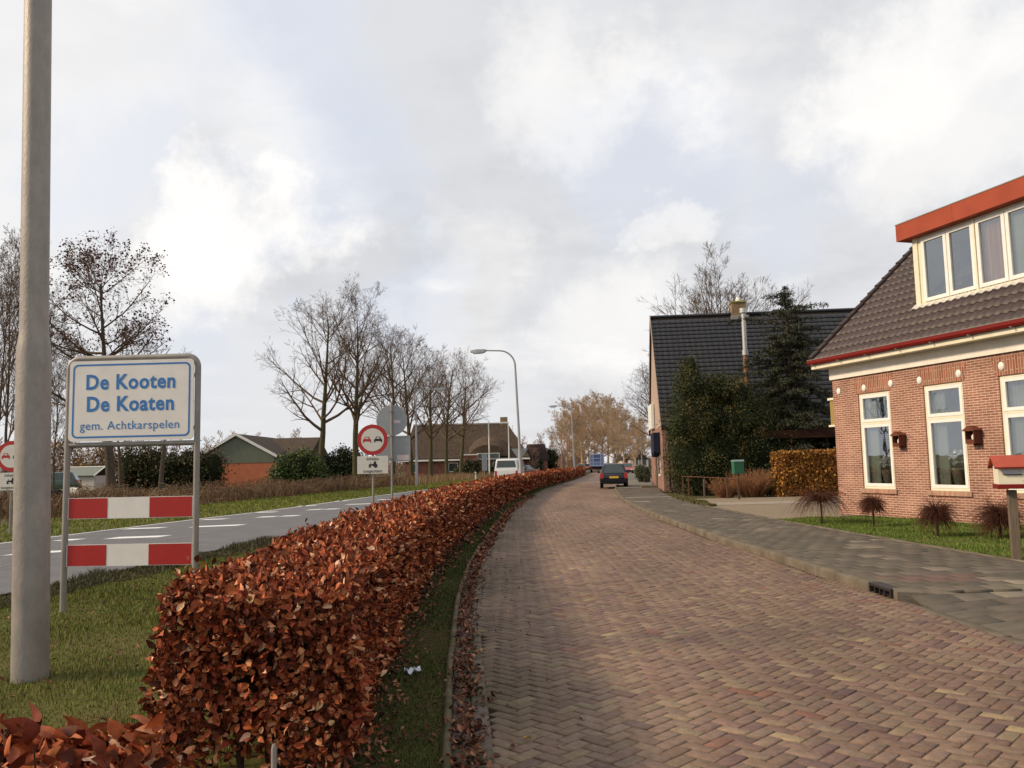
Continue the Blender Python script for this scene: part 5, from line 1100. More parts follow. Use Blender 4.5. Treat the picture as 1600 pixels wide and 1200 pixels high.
# ------------------------------------------------------------------ barn, shed, farmhouse
def barn():
    x0, y0 = -28.2, 75; e = empty('barn', 'barn with green boarded gable above orange brick and a dark roof', 'barn', (x0, y0, 0), .0); Wd = 6.7; D = 14; apex = 3.3; sk = .62
    def ob(xa, xb, z0, z1, y): return (xa, xb)
    b = MB(); b.prism([(0, 0), (Wd, 0), (Wd, 2.2), (0, 2.2)], 0, D, 'y'); wall = b.build('wall', M_orangewall, e)
    b = MB(); b.prism([(0, 2.202), (Wd, 2.202), (Wd, 2.75), (apex, 4.6), (0, 2.75)], -.03, D, 'y'); b.build('gable', M_greenboard, e)
    # the roof runs back and to the right
    b = MB(); b.prism([(-.25, 2.66), (apex, 4.72), (apex, 4.84), (-.25, 2.80)], -.2, D, 'y'); b.prism([(Wd + .25, 2.66), (apex, 4.72), (apex, 4.84), (Wd + .25, 2.80)], -.2, D, 'y'); b.build('roof', mat('dark_barn_roof', (.085, .065, .05), .9, var=.2, vscale=2), e)
    b = MB(); b.prism([(-.28, 2.62), (apex, 4.66), (apex, 4.92), (-.30, 2.88)], -.26, -.205, 'y'); b.prism([(Wd + .28, 2.62), (apex, 4.66), (apex, 4.92), (Wd + .30, 2.88)], -.26, -.205, 'y'); b.build('bargeboard', M_white, e)
    b = MB(); b.box(Wd + .002, Wd + 1.6, 5, D, 0, 2.6); w = b.build('side_wing', M_orangewall, e); b = MB(); b.prism([(4.7, 2.55), (9.5, 4.72), (14.3, 2.55), (14.3, 2.45), (4.7, 2.45)], apex, Wd + 1.9, 'x'); b.build('wing_roof', mat('wing_roof_tiles', (.075, .055, .042), .9, var=.2, vscale=2), w)
barn()
def shed():
    q = AT(92, 760, 80); x0 = q[0]; e = empty('shed', 'small grey shed with white roof edge and dark gable', 'shed', (x0, 80, 0), -.12)
    L = 3.6; b = MB(); b.box(0, L, 0, 3, 0, 1.35); b.build('wall', mat('pale_shed_wall', (.45, .42, .38), .85, var=.15, vscale=3), e)
    b = MB(); b.prism([(0, 1.352), (3, 1.352), (1.5, 2.1)], 0, L, 'x'); b.build('gable', M_darkwood, e)
    b = MB(); b.prism([(-.2, 1.32), (1.5, 2.12), (1.5, 2.2), (-.25, 1.38)], -.1, L + .1, 'x'); b.prism([(3.2, 1.32), (1.5, 2.12), (1.5, 2.2), (3.25, 1.38)], -.1, L + .1, 'x'); b.build('roof', mat('grey_green_roof', (.18, .20, .175), .8, var=.12), e)
    b = MB(); b.tube([(-.1, 1.5, 2.22), (L + .1, 1.5, 2.22)], .05, 6); b.prism([(-.25, 1.30), (1.5, 2.16), (1.5, 2.24), (-.28, 1.38)], L + .1, L + .16, 'x'); b.prism([(3.25, 1.30), (1.5, 2.16), (1.5, 2.24), (3.28, 1.38)], L + .1, L + .16, 'x'); b.build('roof_edge', M_white, e)
shed()
def farmhouse():
    x0, y0 = -15.6, 120; e = empty('thatched_farmhouse', 'long farmhouse with big brown thatched roof and red brick walls', 'farmhouse', (x0, y0, 0), .0); L, D, ez, rz_ = 17.0, 11, 2.3, 7.75; m = D / 2
    b = MB(); b.box(0, L, 0, D, 0, ez + .2); b.build('wall', M_brickfar, e)
    b = MB(); b.prism([(-.5, ez), (m, rz_), (D + .5, ez), (D + .5, ez + .35), (m, rz_ + .35), (-.7, ez + .3)], -.3, L - 1.5, 'x') if False else None
    vs = [(-.4, -.6, ez), (L + .9, -.6, ez), (L + .9, D + .6, ez), (-.4, D + .6, ez), (-.4, -.6, ez + .35), (L + .9, -.6, ez + .35), (L + .9, D + .6, ez + .35), (-.4, D + .6, ez + .35), (.6, m, rz_), (L - 2.2, m, rz_)]
    b.add(vs, [(0, 1, 2, 3), (0, 1, 5, 4), (1, 2, 6, 5), (2, 3, 7, 6), (3, 0, 4, 7), (4, 5, 9, 8), (5, 6, 9), (6, 7, 8, 9), (7, 4, 8)])
    b.f = [f for f in b.f]; roof = b.build('roof', M_thatch, e)
    b = MB(); b.box(-.42, L + .92, -.64, -.602, ez - .03, ez + .2); b.build('eaves_board', M_white, e)
    b = MB(); b.box(.6, L - 2.2, m - .2, m + .2, rz_ - .08, rz_ + .14); b.build('ridge', mat('ridge_tiles', (.32, .28, .26), .8, var=.2), roof)
    b = MB(); b.box(L - 3.3, L - 2.2, m - .4, m + .4, rz_ - .4, rz_ + .95); c = b.build('chimney', M_yellowchim, e); b = MB(); b.box(L - 3.4, L - 2.1, m - .5, m + .5, rz_ + .0, rz_ + .18); b.build('flashing', M_white, c)
    b = MB(); secs = []
    for k in range(9):
        t = k / 8; xx = 9.2 + 5.6 * t; zz = 4.0 + 1.45 * math.sin(math.pi * t) ** .6; secs.append([(xx, -.9, ez + .5), (xx, -.9, max(ez + .6, zz - 1.0)), (xx, 0.6, zz), (xx, 4, zz + .5), (xx, 4, ez + .5)])
    b.loft(secs); b.build('eyebrow_dormer', mat('dormer_thatch', (.085, .060, .042), .95, var=.3, vscale=3), roof, smooth=True)
    b = MB(); b.box(10.4, 13.6, -1.0, -.905, ez + .15, ez + .95); w = b.build('window', M_white, e); b = MB(); b.box(10.5, 13.5, -1.01, -1.001, ez + .22, ez + .88); b.build('pane', M_carglass, w)
    b = MB(); b.box(8.2, 10.4, -1.4, -.003, 0, 3.0); b.build('porch', M_brickfar, e); b = MB(); b.box(8.0, 10.6, -1.5, .1, 3.0, 3.15); b.build('porch_roof', M_white, e)
    for (a, c_) in ((1.0, 1.8), (6.2, 7.6), (12.6, 14.0)):
        b = MB(); b.box(a, c_, -.06, -.003, .7, 2.0); w = b.build('window', M_white, e); b = MB(); b.box(a + .1, c_ - .1, -.07, -.061, .8, 1.9); b.build('pane', M_carglass, w)
    b = MB(); b.box(8.7, 9.5, -1.46, -1.403, 0, 2.1); b.build('door', M_darkwood, e)
    e2 = empty('annex_house', 'small dark tiled house just right of the thatched farmhouse', 'house', (1.6, 128, 0)); b = MB(); b.box(0, 3.6, 0, 7, 0, 2.2); b.build('wall', M_brickfar, e2)
    b = MB(); b.prism([(-.3, 2.2), (3.9, 2.2), (3.2, 4.6), (.6, 4.6)], -.3, 7.3, 'y'); b.build('roof', mat('annex_tiles', (.07, .045, .045), .8, var=.15), e2)
farmhouse()
# pale houses at the far end of the street, right side
def far_house(label, px, Y, w, h, m_, roofm, rz=0):
    q = AT(px, 725, Y); e = empty('far_house', label, 'house', (q[0], Y, 0), rz)
    b = MB(); b.box(-w / 2, w / 2, 0, 7, 0, h); b.build('wall', m_, e); b = MB(); b.prism([(-w / 2 - .2, h), (w / 2 + .2, h), (0, h + w * .45)], -.2, 7.2, 'y'); b.build('roof', roofm, e)
    for x in (-w * .25, w * .25): b = MB(); b.box(x - .5, x + .5, -.05, -.003, .9, 2.2); f = b.build('window', M_white, e); b = MB(); b.box(x - .42, x + .42, -.06, -.051, .98, 2.12); b.build('pane', M_carglass, f)
far_house('small cream house at the far end of the street beneath the avenue', 984, 165, 3.0, 1.9, M_plaster, M_tilered)
far_house('small white gabled house beyond the pavement, left of the pale gable', 1000, 160, 3.2, 2.0, M_plaster, M_tilered)

# ------------------------------------------------------------------ lamps, poles and signs
def big_pole():
    e = empty('lamp_post', 'thick weathered aluminium lamp post rising past the top of the picture at left', 'lamp post', (-3.665, 6.42, 0)); e.rotation_euler = (0, rad(-1.25), 0)
    b = MB(); prof = [(.129, -.1), (.128, .02), (.126, 1.2), (.122, 2.40), (.121, 2.45), (.112, 2.54), (.103, 2.60), (.102, 2.68)]
    n = 40
    for z in range(3, 9): prof.append((.102 + (z - 2.7) * (.095 - .102) / 6.3, z))
    b.lathe([(r, z) for r, z in prof], n); b.build('pole', M_pole, e, smooth=True)
    b = MB(); b.lathe([(.1235, 0), (.1243, .004), (.1235, .008)], 40, (0, 0, 1.86)); b.build('weld_seam', M_galv, e, smooth=True)
    b = MB(); pts = []
    for k in range(9):
        a = k / 8 * math.pi / 2; pts.append((-.9 + .9 * math.cos(a) * 1.0, 0, 8.0 + .9 * math.sin(a)))
    pts += [(-1.6, 0, 8.92), (-2.3, 0, 8.93)]
    b.tube(pts, [.075] * 4 + [.05] * 7, 12); b.build('arm', M_pole, e, smooth=True)
    b = MB(); b.loft([[(-2.3, -.07, 8.88), (-2.3, .07, 8.88), (-2.3, .07, 8.98), (-2.3, -.07, 8.98)], [(-2.6, -.14, 8.84), (-2.6, .14, 8.84), (-2.6, .12, 9.02), (-2.6, -.12, 9.02)], [(-3.1, -.1, 8.85), (-3.1, .1, 8.85), (-3.1, .08, 8.97), (-3.1, -.08, 8.97)]]); b.build('lamp_head', M_lamp, e, bevel=.02)
big_pole()
def street_lamp():
    e = empty('street_lamp', 'tall grey street lamp leaning over the hedge with its arm to the left', 'street lamp', (.42, 45, 0), 0, 'curved arm street lamps')
    b = MB(); pts = [(0, 0, -.1), (0, 0, 2.2), (0, 0, 2.35), (0, 0, 6.9)]; rs = [.115, .105, .075, .055]
    for k in range(1, 8):
        a = k / 7 * math.pi / 2; pts.append((-.85 + .85 * math.cos(a), 0, 6.9 + .85 * math.sin(a))); rs.append(.05 - .01 * k / 7)
    pts += [(-1.6, 0, 7.80)]; rs += [.036]
    b.tube(pts, rs, 12); b.build('pole', M_lamp, e, smooth=True)
    b = MB()
    def sec(x, w, z0, z1): return [(x, -w, z0), (x, w, z0), (x, w * .8, z1), (x, -w * .8, z1)]
    b.loft([sec(-1.5, .05, 7.75, 7.84), sec(-1.65, .13, 7.68, 7.87), (sec(-2.1, .15, 7.66, 7.88)), sec(-2.4, .08, 7.74, 7.84)]); h = b.build('lamp_head', M_lamp, e, bevel=.015)
    b = MB(); b.box(-2.25, -1.72, -.11, .11, 7.645, 7.665); b.build('lens', M_head, h); return e
sl0 = street_lamp(); sl0.rotation_euler = (0, rad(-1.9), 0)
dup(sl0, (6.55, 90, 0), 0, 1.0, 'second grey street lamp, further off in front of the orange trees').rotation_euler = (0, rad(-1.5), 0)
dup(sl0, (8.9, 155, 0), 0, .95, 'tiny third street lamp left of the orange trees')
dup(sl0, (-7.85, 67.5, 0), math.pi, 1.0, 'pale street lamp beyond the asphalt with its arm to the right')
dup(sl0, (AT(1003, 722, 130)[0], 130, 0), 0, .7, 'very distant street lamp right of the avenue')
def flagpoles():
    for i, (px, Y, h, r) in enumerate(((764.5, 112, 7.3, .075), (795.5, 112, 7.1, .075), (802, 124, 7.3, .07))):
        q = AT(px, 727, Y); e = empty('flagpole', ['white flagpole left of the white van', 'white flagpole right behind the white van', 'thinner white flagpole against the farmhouse roof end'][i], 'flagpole', (q[0], Y, 0), 0, 'white flagpoles')
        b = MB(); b.tube([(0, 0, -.05), (.02, 0, h / 2), (0, 0, h)], [r * 1.3, r * 1.1, r * .8], 8); b.build('pole', M_white, e, smooth=True); b = MB(); b.lathe([(.02, 0), (r * 1.2, .05), (r * 1.2, .1), (.02, .15)], 8, (0, 0, h)); b.build('finial', M_white, e)
flagpoles()

# place name board
def name_board():
    e = empty('place_name_board', 'white place name board reading De Kooten De Koaten over red and white bars', 'sign', (-5.06, 9.46, 0), rad(-2.0)); Wd = 1.49; r = .034
    b = MB(); top = 2.815; c = .12; pts = [(0, 0, -.1), (0, 0, top - c)]
    for k in range(1, 8): a = k / 7 * math.pi / 2; pts.append((c - c * math.cos(a), 0, top - c + c * math.sin(a)))
    for k in range(0, 8): a = k / 7 * math.pi / 2; pts.append((Wd - c + c * math.sin(a), 0, top - c + c * math.cos(a)))
    pts += [(Wd, 0, top - c), (Wd, 0, -.1)]
    b.tube(pts, r, 14); b.tube([(.02, 0, 1.83), (Wd - .02, 0, 1.83)], .030, 12); b.build('frame', M_galv, e, smooth=True)
    def rrect(w, h, c_, cx_, cz_, n=6):
        P_ = []
        for (sx, sz, a0) in ((1, 1, 0), (-1, 1, 90), (-1, -1, 180), (1, -1, 270)):
            for k in range(n + 1): a = rad(a0 + 90 * k / n); P_.append((cx_ + sx * (w / 2 - c_) + c_ * math.cos(a), cz_ + sz * (h / 2 - c_) + c_ * math.sin(a)))
        return P_
    cx_, cz_ = Wd / 2, 2.325; bw, bh = 1.432, .915
    b = MB(); b.prism(rrect(bw, bh, .05, cx_, cz_), -.045, -.030, 'y'); bd = b.build('board', M_signface, e)
    o_ = rrect(bw - .075, bh - .075, .06, cx_, cz_); i_ = rrect(bw - .115, bh - .115, .045, cx_, cz_); n = len(o_)
    b = MB(); b.add([(x, -.0465, z) for x, z in o_] + [(x, -.0465, z) for x, z in i_], [(k, (k + 1) % n, n + (k + 1) % n, n + k) for k in range(n)]); b.build('blue_border', M_signblue, bd)
    for (t, z, s_, of, sx, sp) in (('De Kooten', cz_ + .205, .235, .0066, .90, 1.09), ('De Koaten', cz_ - .045, .235, .0066, .90, 1.09), ('gem. Achtkarspelen', cz_ - .285, .138, .0, .98, 1.06)):
        text_part(t, s_, M_signblue, bd, Matrix.Translation((cx_ - .01, -.0475, z)) @ RX90, off=of, sx=sx, space=sp)
    for (z0, z1) in ((1.00, 1.235), (.475, .715)):
        b = MB(); b.box(.03, Wd - .03, -.012, -.004, z0, z1); bar = b.build('striped_bar', M_signface, e)
        for (a, c_) in ((.04, .485), (.965, Wd - .04)): b = MB(); b.box(a, c_, -.0145, -.0125, z0 + .006, z1 - .006); b.build('red_field', M_signred, bar)
    for (x, z) in ((.02, 2.6), (.02, 2.0), (Wd - .02, 2.6), (Wd - .02, 2.0)): b = MB(); b.box(x - .04, x + .04, -.03, .04, z - .02, z + .02); b.build('clamp', M_galv, e)
name_board()
# no-overtaking signs
def car_glyph(b, cx, cz, s, y):
    # front view: roof, body, wheels as one flat shape
    P_ = [(-.5, -.32), (-.5, .02), (-.42, .10), (-.34, .10), (-.26, .38), (.26, .38), (.34, .10), (.42, .10), (.5, .02), (.5, -.32), (.34, -.32), (.34, -.18), (-.34, -.18), (-.34, -.32)]
    b.prism([(cx + x * s, cz + z * s) for x, z in P_], y - .002, y, 'y')
def no_overtaking(x, y, label, zc, rz=0):
    e = empty('traffic_sign', label, 'road sign', (x, y, 0), rz, 'no overtaking signs'); R_ = .40
    b = MB(); b.tube([(0, 0.03, -.1), (0, .03, zc + .3)], .030, 10); b.build('post', M_galv, e, smooth=True)
    disc = lambda r, n=40: [(r * math.cos(2 * math.pi * k / n), zc + r * math.sin(2 * math.pi * k / n)) for k in range(n)]
    b = MB(); b.prism(disc(R_), -.02, -.008, 'y'); d = b.build('disc', M_signred, e); b = MB(); b.prism(disc(R_ * .745), -.0225, -.0205, 'y'); b.build('white_field', M_signface2, d)
    b = MB(); car_glyph(b, -.145, zc, .21, -.0235); b.build('red_car_symbol', M_signred, d); b = MB(); car_glyph(b, .145, zc, .21, -.0235); b.build('black_car_symbol', M_black, d)
    for sx, m_ in ((-1, 1), (1, 1)): b = MB(); b.prism([(sx * .145 + t * .21, zc + u * .21) for t, u in ((-.20, .12), (.20, .12), (.17, .29), (-.17, .29))], -.0275, -.0262, 'y'); b.build('windscreen_symbol', M_signface2, d)
    b = MB(); b.box(-.40, .40, -.02, -.010, zc - .88, zc - .425); p = b.build('lower_plate', M_signface2, e, bevel=.003)
    text_part('inhalen', .115, M_black, p, Matrix.Translation((0, -.0215, zc - .495)) @ RX90, off=.001); text_part('toegestaan', .115, M_black, p, Matrix.Translation((0, -.0215, zc - .81)) @ RX90, off=.001)
    b = MB(); tz = zc - .655
    def dsk(cx_, cz_, r): b.prism([(cx_ + r * math.cos(k * .35), cz_ + r * math.sin(k * .35)) for k in range(18)], -.0235, -.0215, 'y')
    dsk(.07, tz - .015, .055); dsk(-.075, tz - .04, .028); b.prism([(-.10, tz - .015), (.03, tz - .015), (.03, tz + .035), (-.10, tz + .02)], -.0235, -.0215, 'y'); b.prism([(.02, tz + .03), (.09, tz + .03), (.08, tz + .10), (.035, tz + .10)], -.0235, -.0215, 'y'); b.box(-.06, -.05, -.0235, -.0215, tz + .02, tz + .07); b.build('tractor_symbol', M_black, p)
    return e
no_overtaking(-3.66, 21.7, 'red ringed no overtaking sign with small plate below, standing behind the hedge', 2.23)
no_overtaking(-13.05, 21.7, 'red ringed no overtaking sign half hidden by the thick lamp post at the left edge', 2.01)
def back_signs():
    e = empty('traffic_sign', 'grey backs of a round and a square road sign on one post', 'road sign', (-3.35, 23.0, 0)); b = MB(); b.tube([(0, -.03, -.1), (0, -.03, 3.3)], .03, 10); b.build('post', M_galv, e, smooth=True)
    zc = 2.80; r = .42; P_ = [(r * math.cos(k * math.pi / 20), zc + r * math.sin(k * math.pi / 20)) for k in range(40)]; b = MB(); b.prism(P_, .005, .018, 'y'); d = b.build('round_back', M_signgrey, e); b = MB(); b.tube([(x, .012, z) for x, z in P_ + P_[:1]], .009, 6, cap=False); b.build('rim', M_lamp, d, smooth=True)
    b = MB(); b.box(.06, .24, 0.001, .004, zc - .08, zc); b.build('sticker', mat('pale_sticker', (.60, .48, .50), .6), d)
    b = MB(); b.box(-.46, .50, .005, .018, 1.67, 2.36); s_ = b.build('square_back', M_signgrey, e); b = MB(); b.box(-.46, .50, -.006, .004, 2.34, 2.37); b.box(.49, .51, -.006, .004, 1.67, 2.34); b.build('rim', M_lamp, s_); b = MB(); b.box(.14, .47, 0.001, .004, 1.70, 1.84); b.build('sticker', mat('pale_sticker_two', (.60, .52, .50), .6), s_)
    for z in (2.38, 3.05, 1.75): b = MB(); b.box(-.05, .05, -.07, .004, z - .015, z + .015); b.build('clamp', M_galv, e)
    q = AT(812, 709, 52); e = empty('traffic_sign', 'grey back of an inverted triangle sign behind the leaning street lamp', 'road sign', (q[0], 52, 0)); b = MB(); b.tube([(0, -.03, -.1), (0, -.03, 2.6)], .03, 8); b.build('post', M_galv, e); b = MB(); b.prism([(-.52, 2.50), (.52, 2.50), (0, 1.75)], 0.003, .02, 'y'); b.build('triangle', M_signgrey, e)
    q = AT(757, 715, 98); e = empty('traffic_sign', 'narrow grey sign seen edge on left of the flagpoles', 'road sign', (q[0], 98, 0), .9); b = MB(); b.box(-.45, .45, -.03, 0.0, .9, 2.9); b.build('panel', M_signgrey, e); b = MB(); b.tube([(0, .04, -.1), (0, .04, 2.9)], .04, 8); b.build('post', M_galv, e)
back_signs()
for i, (px, py, Y) in enumerate(((743, 742, 73), (842, 732, 120), (28, 0, 0))):
    if not Y: continue
    q = AT(px, py, Y); e = empty('marker_post', ['short white marker post at the road edge left of the van', 'tiny white marker post right of the leaning street lamp'][i], 'marker post', (q[0], Y, 0)); b = MB(); b.prism([(-.06, 0), (.06, 0), (.06, .95), (-.06, 1.0)], -.05, .05, 'y'); b.build('post', M_white, e); b = MB(); b.box(-.061, .061, -.053, -.051, .72, .86); b.build('band', M_black if i else M_lamp, e)
# hedge support post, stake, litter
q = (-1.10, 3.86); tag(MB((0, 0, 0)).tube([(q[0], q[1], -.1), (q[0], q[1], .26), (q[0], q[1], .28)], [.013, .013, .008], 10).build('steel_stake', M_pole, smooth=True), 'thin grey steel stake at the foot of the hedge end', 'stake')
def scrap():
    q = G(642, 1056, 0.0); n = 8; V = []; F = []
    for i in range(n):
        for j_ in range(5): V.append((i / 7 * .115 + .01 * math.sin(j_ * 3), j_ / 4 * .05 + .01 * math.sin(i * 2.1), .012 + .016 * math.sin(i * 1.7 + j_ * 2.3) + .014 * math.cos(j_ * 3.1 + i)))
    for i in range(n - 1):
        for j_ in range(4): F.append((i * 5 + j_, (i + 1) * 5 + j_, (i + 1) * 5 + j_ + 1, i * 5 + j_ + 1))
    o = mesh_np('paper_scrap', V, F, M_paper); o.location = (q[0] - .05, q[1], .02); tag(o, 'crumpled white scrap of paper lying under the hedge', 'litter')
    for (px, py, lab) in ((823, 1155, 'yellow leaf lying on the bricks'), (742, 1137, 'yellow leaf lying in the gutter')):
        q = G(px, py, .012); P_ = np.array([[0, 0, 0.]]); o = leaves('yellow_leaf', P_, np.array([[1., .25, .05]]), np.array([[0, 0, 1.]]), .055, M_leaf, cols=np.array([[.62, .36, .03]]), wide=.6); o.location = (q[0] - .02, q[1], .018); tag(o, lab, 'leaf')
scrap()
def drain():
    x = float(Rf(9.1)); e = empty('kerb_drain', 'dark cast iron drain mouth set into the right kerb', 'drain', (x, 8.90, 0)); b = MB(); b.box(.01, .15, .0, .54, .085, .118); b.box(.01, .15, .0, .03, -.02, .085); b.box(.01, .15, .51, .54, -.02, .085); b.box(.13, .15, .03, .51, -.02, .085); b.build('casing', mat('cast_iron', (.035, .028, .028), .6, var=.2, vscale=20, metal=.4), e, bevel=.004)
    for y in (.15, .27, .39): b = MB(); b.box(.012, .03, y - .012, y + .012, -.02, .084); b.build('bar', M_black, e)
drain()

# ------------------------------------------------------------------ vehicles
def wheel(parent, x, y, r, w=.19):
    b = MB(); n = 20
    vs = []
    pr = [(r * .62, -w / 2), (r * .95, -w / 2), (r, -w * .35), (r, w * .35), (r * .95, w / 2), (r * .62, w / 2)]
    for rr, d in pr:
        for k in range(n): vs.append((x + d, y + rr * math.cos(2 * math.pi * k / n), r + rr * math.sin(2 * math.pi * k / n)))
    b.add(vs, [(i * n + k, i * n + (k + 1) % n, (i + 1) * n + (k + 1) % n, (i + 1) * n + k) for i in range(5) for k in range(n)]); t = b.build('wheel', M_rubber, parent, smooth=True)
    b = MB(); b.tube([(x - w * .4, y, r), (x + w * .4, y, r)], r * .64, 14); b.build('rim', M_silver, t, smooth=True)
def car(name, label, loc, rz, paint, L=3.9, Wd=1.66, H=1.42, belt=.86, kind='hatch', group=None, cat='car', detail=True):
    e = empty(name, label, cat, loc, rz, group); h = Wd / 2
    def sec(y, w, zb, zt, tuck=.04):
        return [(-w + .06, y, zb), (w - .06, y, zb), (w, y, zb + .18), (w, y, zt - .22), (w - tuck, y, zt - .04), (w - tuck - .05, y, zt), (-(w - tuck - .05), y, zt), (-(w - tuck), y, zt - .04), (-w, y, zt - .22), (-w, y, zb + .18)]
    b = MB()
    if kind == 'van': secs = [sec(0, h - .06, .36, 1.08), sec(.10, h, .30, 1.12), sec(L * .5, h, .26, 1.12), sec(L - .7, h, .26, 1.08), sec(L - .1, h - .06, .30, .92), sec(L, h - .16, .36, .75)]
    else: secs = [sec(0, h - .10, .40, belt - .10), sec(.08, h - .03, .30, belt - .02), sec(.5, h, .24, belt + .03), sec(L * .5, h, .22, belt + .02), sec(L - 1.1, h, .22, belt), sec(L - .35, h - .04, .26, belt - .16), sec(L, h - .18, .32, belt - .34)]
    b.loft(secs); body = b.build('body', paint, e, smooth=True, bevel=.02)
    if kind == 'van': yr0, yr1, yf1, yf0, wb, wt, zb = .02, .16, L - 1.25, L - .62, h - .02, h - .16, 1.06
    elif kind == 'sedan': yr0, yr1, yf1, yf0, wb, wt, zb = .75, 1.25, L - 1.9, L - 1.1, h - .05, h - .22, belt - .03
    else: yr0, yr1, yf1, yf0, wb, wt, zb = .08, .50, L - 1.75, L - 1.0, h - .06, h - .26, belt - .03
    def cs(y, w, z, wl): return [(-wl, y, zb), (wl, y, zb), (w, y, z - .08), (w - .10, y, z), (-(w - .10), y, z), (-w, y, z - .08)]
    b = MB(); b.add([(-wb, yr0, zb), (wb, yr0, zb), (wb, yf0, zb), (-wb, yf0, zb), (-wt, yr1, H - .03), (wt, yr1, H - .03), (wt, yf1, H - .03), (-wt, yf1, H - .03), (-wt + .14, yr1 + .18, H), (wt - .14, yr1 + .18, H), (wt - .14, yf1 - .15, H), (-wt + .14, yf1 - .15, H)],
                    [(0, 3, 2, 1), (0, 1, 5, 4), (1, 2, 6, 5), (2, 3, 7, 6), (3, 0, 4, 7), (4, 5, 9, 8), (5, 6, 10, 9), (6, 7, 11, 10), (7, 4, 8, 11), (8, 9, 10, 11)]); cab = b.build('cabin', paint, e, smooth=True, bevel=.06, seg=3)
    def q(nm, pts, m_): b = MB(); P_ = [np.array(p_) for p_ in pts]; nn = np.cross(P_[1] - P_[0], P_[2] - P_[0]); nn /= np.linalg.norm(nn); b.add([p_ + nn * .012 for p_ in P_] + [p_ - nn * .02 for p_ in P_], [(0, 1, 2, 3), (4, 7, 6, 5)] + [(i, i + 4, (i + 1) % 4 + 4, (i + 1) % 4) for i in range(4)]); return b.build(nm, m_, cab)
    def on(y0, y1, z0, z1, t, w0, w1): return None
    f0, f1 = (.30, .88) if kind == 'van' else (.08, .90)
    yA, yB = lerp(yr0, yr1, f0), lerp(yr0, yr1, f1); zA, zB = lerp(zb, H - .03, f0), lerp(zb, H - .03, f1); wA, wB = lerp(wb, wt, f0) - .13, lerp(wb, wt, f1) - .13
    q('rear_window', [(-wA, yA, zA), (wA, yA, zA), (wB, yB, zB), (-wB, yB, zB)], M_carglass)
    yA, yB = lerp(yf0, yf1, .1), lerp(yf0, yf1, .9); zA, zB = lerp(zb, H - .03, .1), lerp(zb, H - .03, .9); wA, wB = lerp(wb, wt, .1) - .08, lerp(wb, wt, .9) - .08
    q('windscreen', [(wA, yA, zA), (-wA, yA, zA), (-wB, yB, zB), (wB, yB, zB)], M_carglass)
    for sx in (-1, 1):
        xA, xB = sx * lerp(wb, wt, .2), sx * lerp(wb, wt, .85); zA, zB = lerp(zb, H, .2), lerp(zb, H, .85)
        segs_ = [(yr0 + .35, (yr0 + yf0) / 2 - .05), ((yr0 + yf0) / 2 + .05, yf0 - .55)]
        for (ya, yb_) in segs_:
            sh = .12; pts = [(xA, ya, zA), (xA, yb_ + (.2 if yb_ > (yr0 + yf0) / 2 + .1 else 0), zA), (xB, yb_ - .05, zB), (xB, ya + sh, zB)]
            if sx < 0: pts = pts[::-1]
            q('side_window', pts, M_carglass)
        if kind == 'van': z0_, z1_, x0_, x1_ = .72, 1.08, h - .22, h - .05
        else: z0_, z1_, x0_, x1_ = belt - .30, belt + .02, h - .22, h - .045
        b = MB(); xs_ = sorted((sx * x0_, sx * x1_)); b.box(xs_[0], xs_[1], -.02, .12, z0_, z1_); b.build('tail_light', M_tail, body, bevel=.015)
        b = MB(); xs_ = sorted((sx * (h - .42), sx * (h - .16))); b.box(xs_[0], xs_[1], L - .22, L - .0, belt - .42 if kind != 'van' else .68, belt - .26 if kind != 'van' else .84); b.build('headlight', M_head, body, bevel=.02)
        b = MB(); xs_ = sorted((sx * (h - .02), sx * (h + .14))); b.box(xs_[0], xs_[1], yf0 - .42, yf0 - .32, zb + .02, zb + .17); b.build('mirror', paint if kind != 'van' else M_bumper, body, bevel=.015)
        for yy in (.72 if kind != 'van' else .95, L - .78): wheel(e, sx * (h - .11), yy, .29)
    b = MB(); b.box(-h + .03, h - .03, -.07, .10, .30, .54 if kind != 'van' else .50); b.build('rear_bumper', M_bumper if paint is not M_whitecar else M_lamp, body, bevel=.03)
    b = MB(); b.box(-h + .1, h - .1, L - .12, L + .05, .26, .48); b.build('front_bumper', M_bumper, body, bevel=.03)
    b = MB(); zp = belt - .28 if kind != 'van' else .66; b.box(-.26, .26, -.035 if kind != 'van' else -.02, .02, zp, zp + .115); b.build('number_plate', M_plate, body)
    return e
car('parked_car', 'dark navy hatchback parked with two wheels on the right pavement', (5.75, 48.2, .03), rad(-6), M_navy, Wd=1.64)
v = car('white_van', 'white van driving away beyond the hedge', (-.58, 62, 0), rad(-8), M_whitecar, L=4.7, Wd=1.84, H=1.96, kind='van', cat='van')
for (px, Y, paint, lab, kd, rz_) in ((908, 150, M_silver, 'silver car far down the road with a bright headlamp side', 'hatch', 174), (917, 158, M_redcar, 'dark red car far down the road beside the blue lorry', 'hatch', -6),
                             (838, 108, M_navy, 'dark parked car right behind the leaning street lamp', 'sedan', 60), (820, 112, M_silver, 'pale parked car half hidden by the leaning street lamp', 'hatch', 75),
                             (979, 112, M_redcar, 'dark red car coming toward the camera behind the parked hatchback', 'hatch', 174)):
    car('far_car', lab, (AT(px, 730, Y)[0], Y, 0.02), rad(rz_), paint, kind=kd)
car('parked_jeep', 'green estate car standing before the small grey shed', (AT(124, 755, 74)[0], 74, 0), rad(105), M_jeepgreen, L=3.9, Wd=1.6, H=1.75, belt=1.0, kind='hatch')
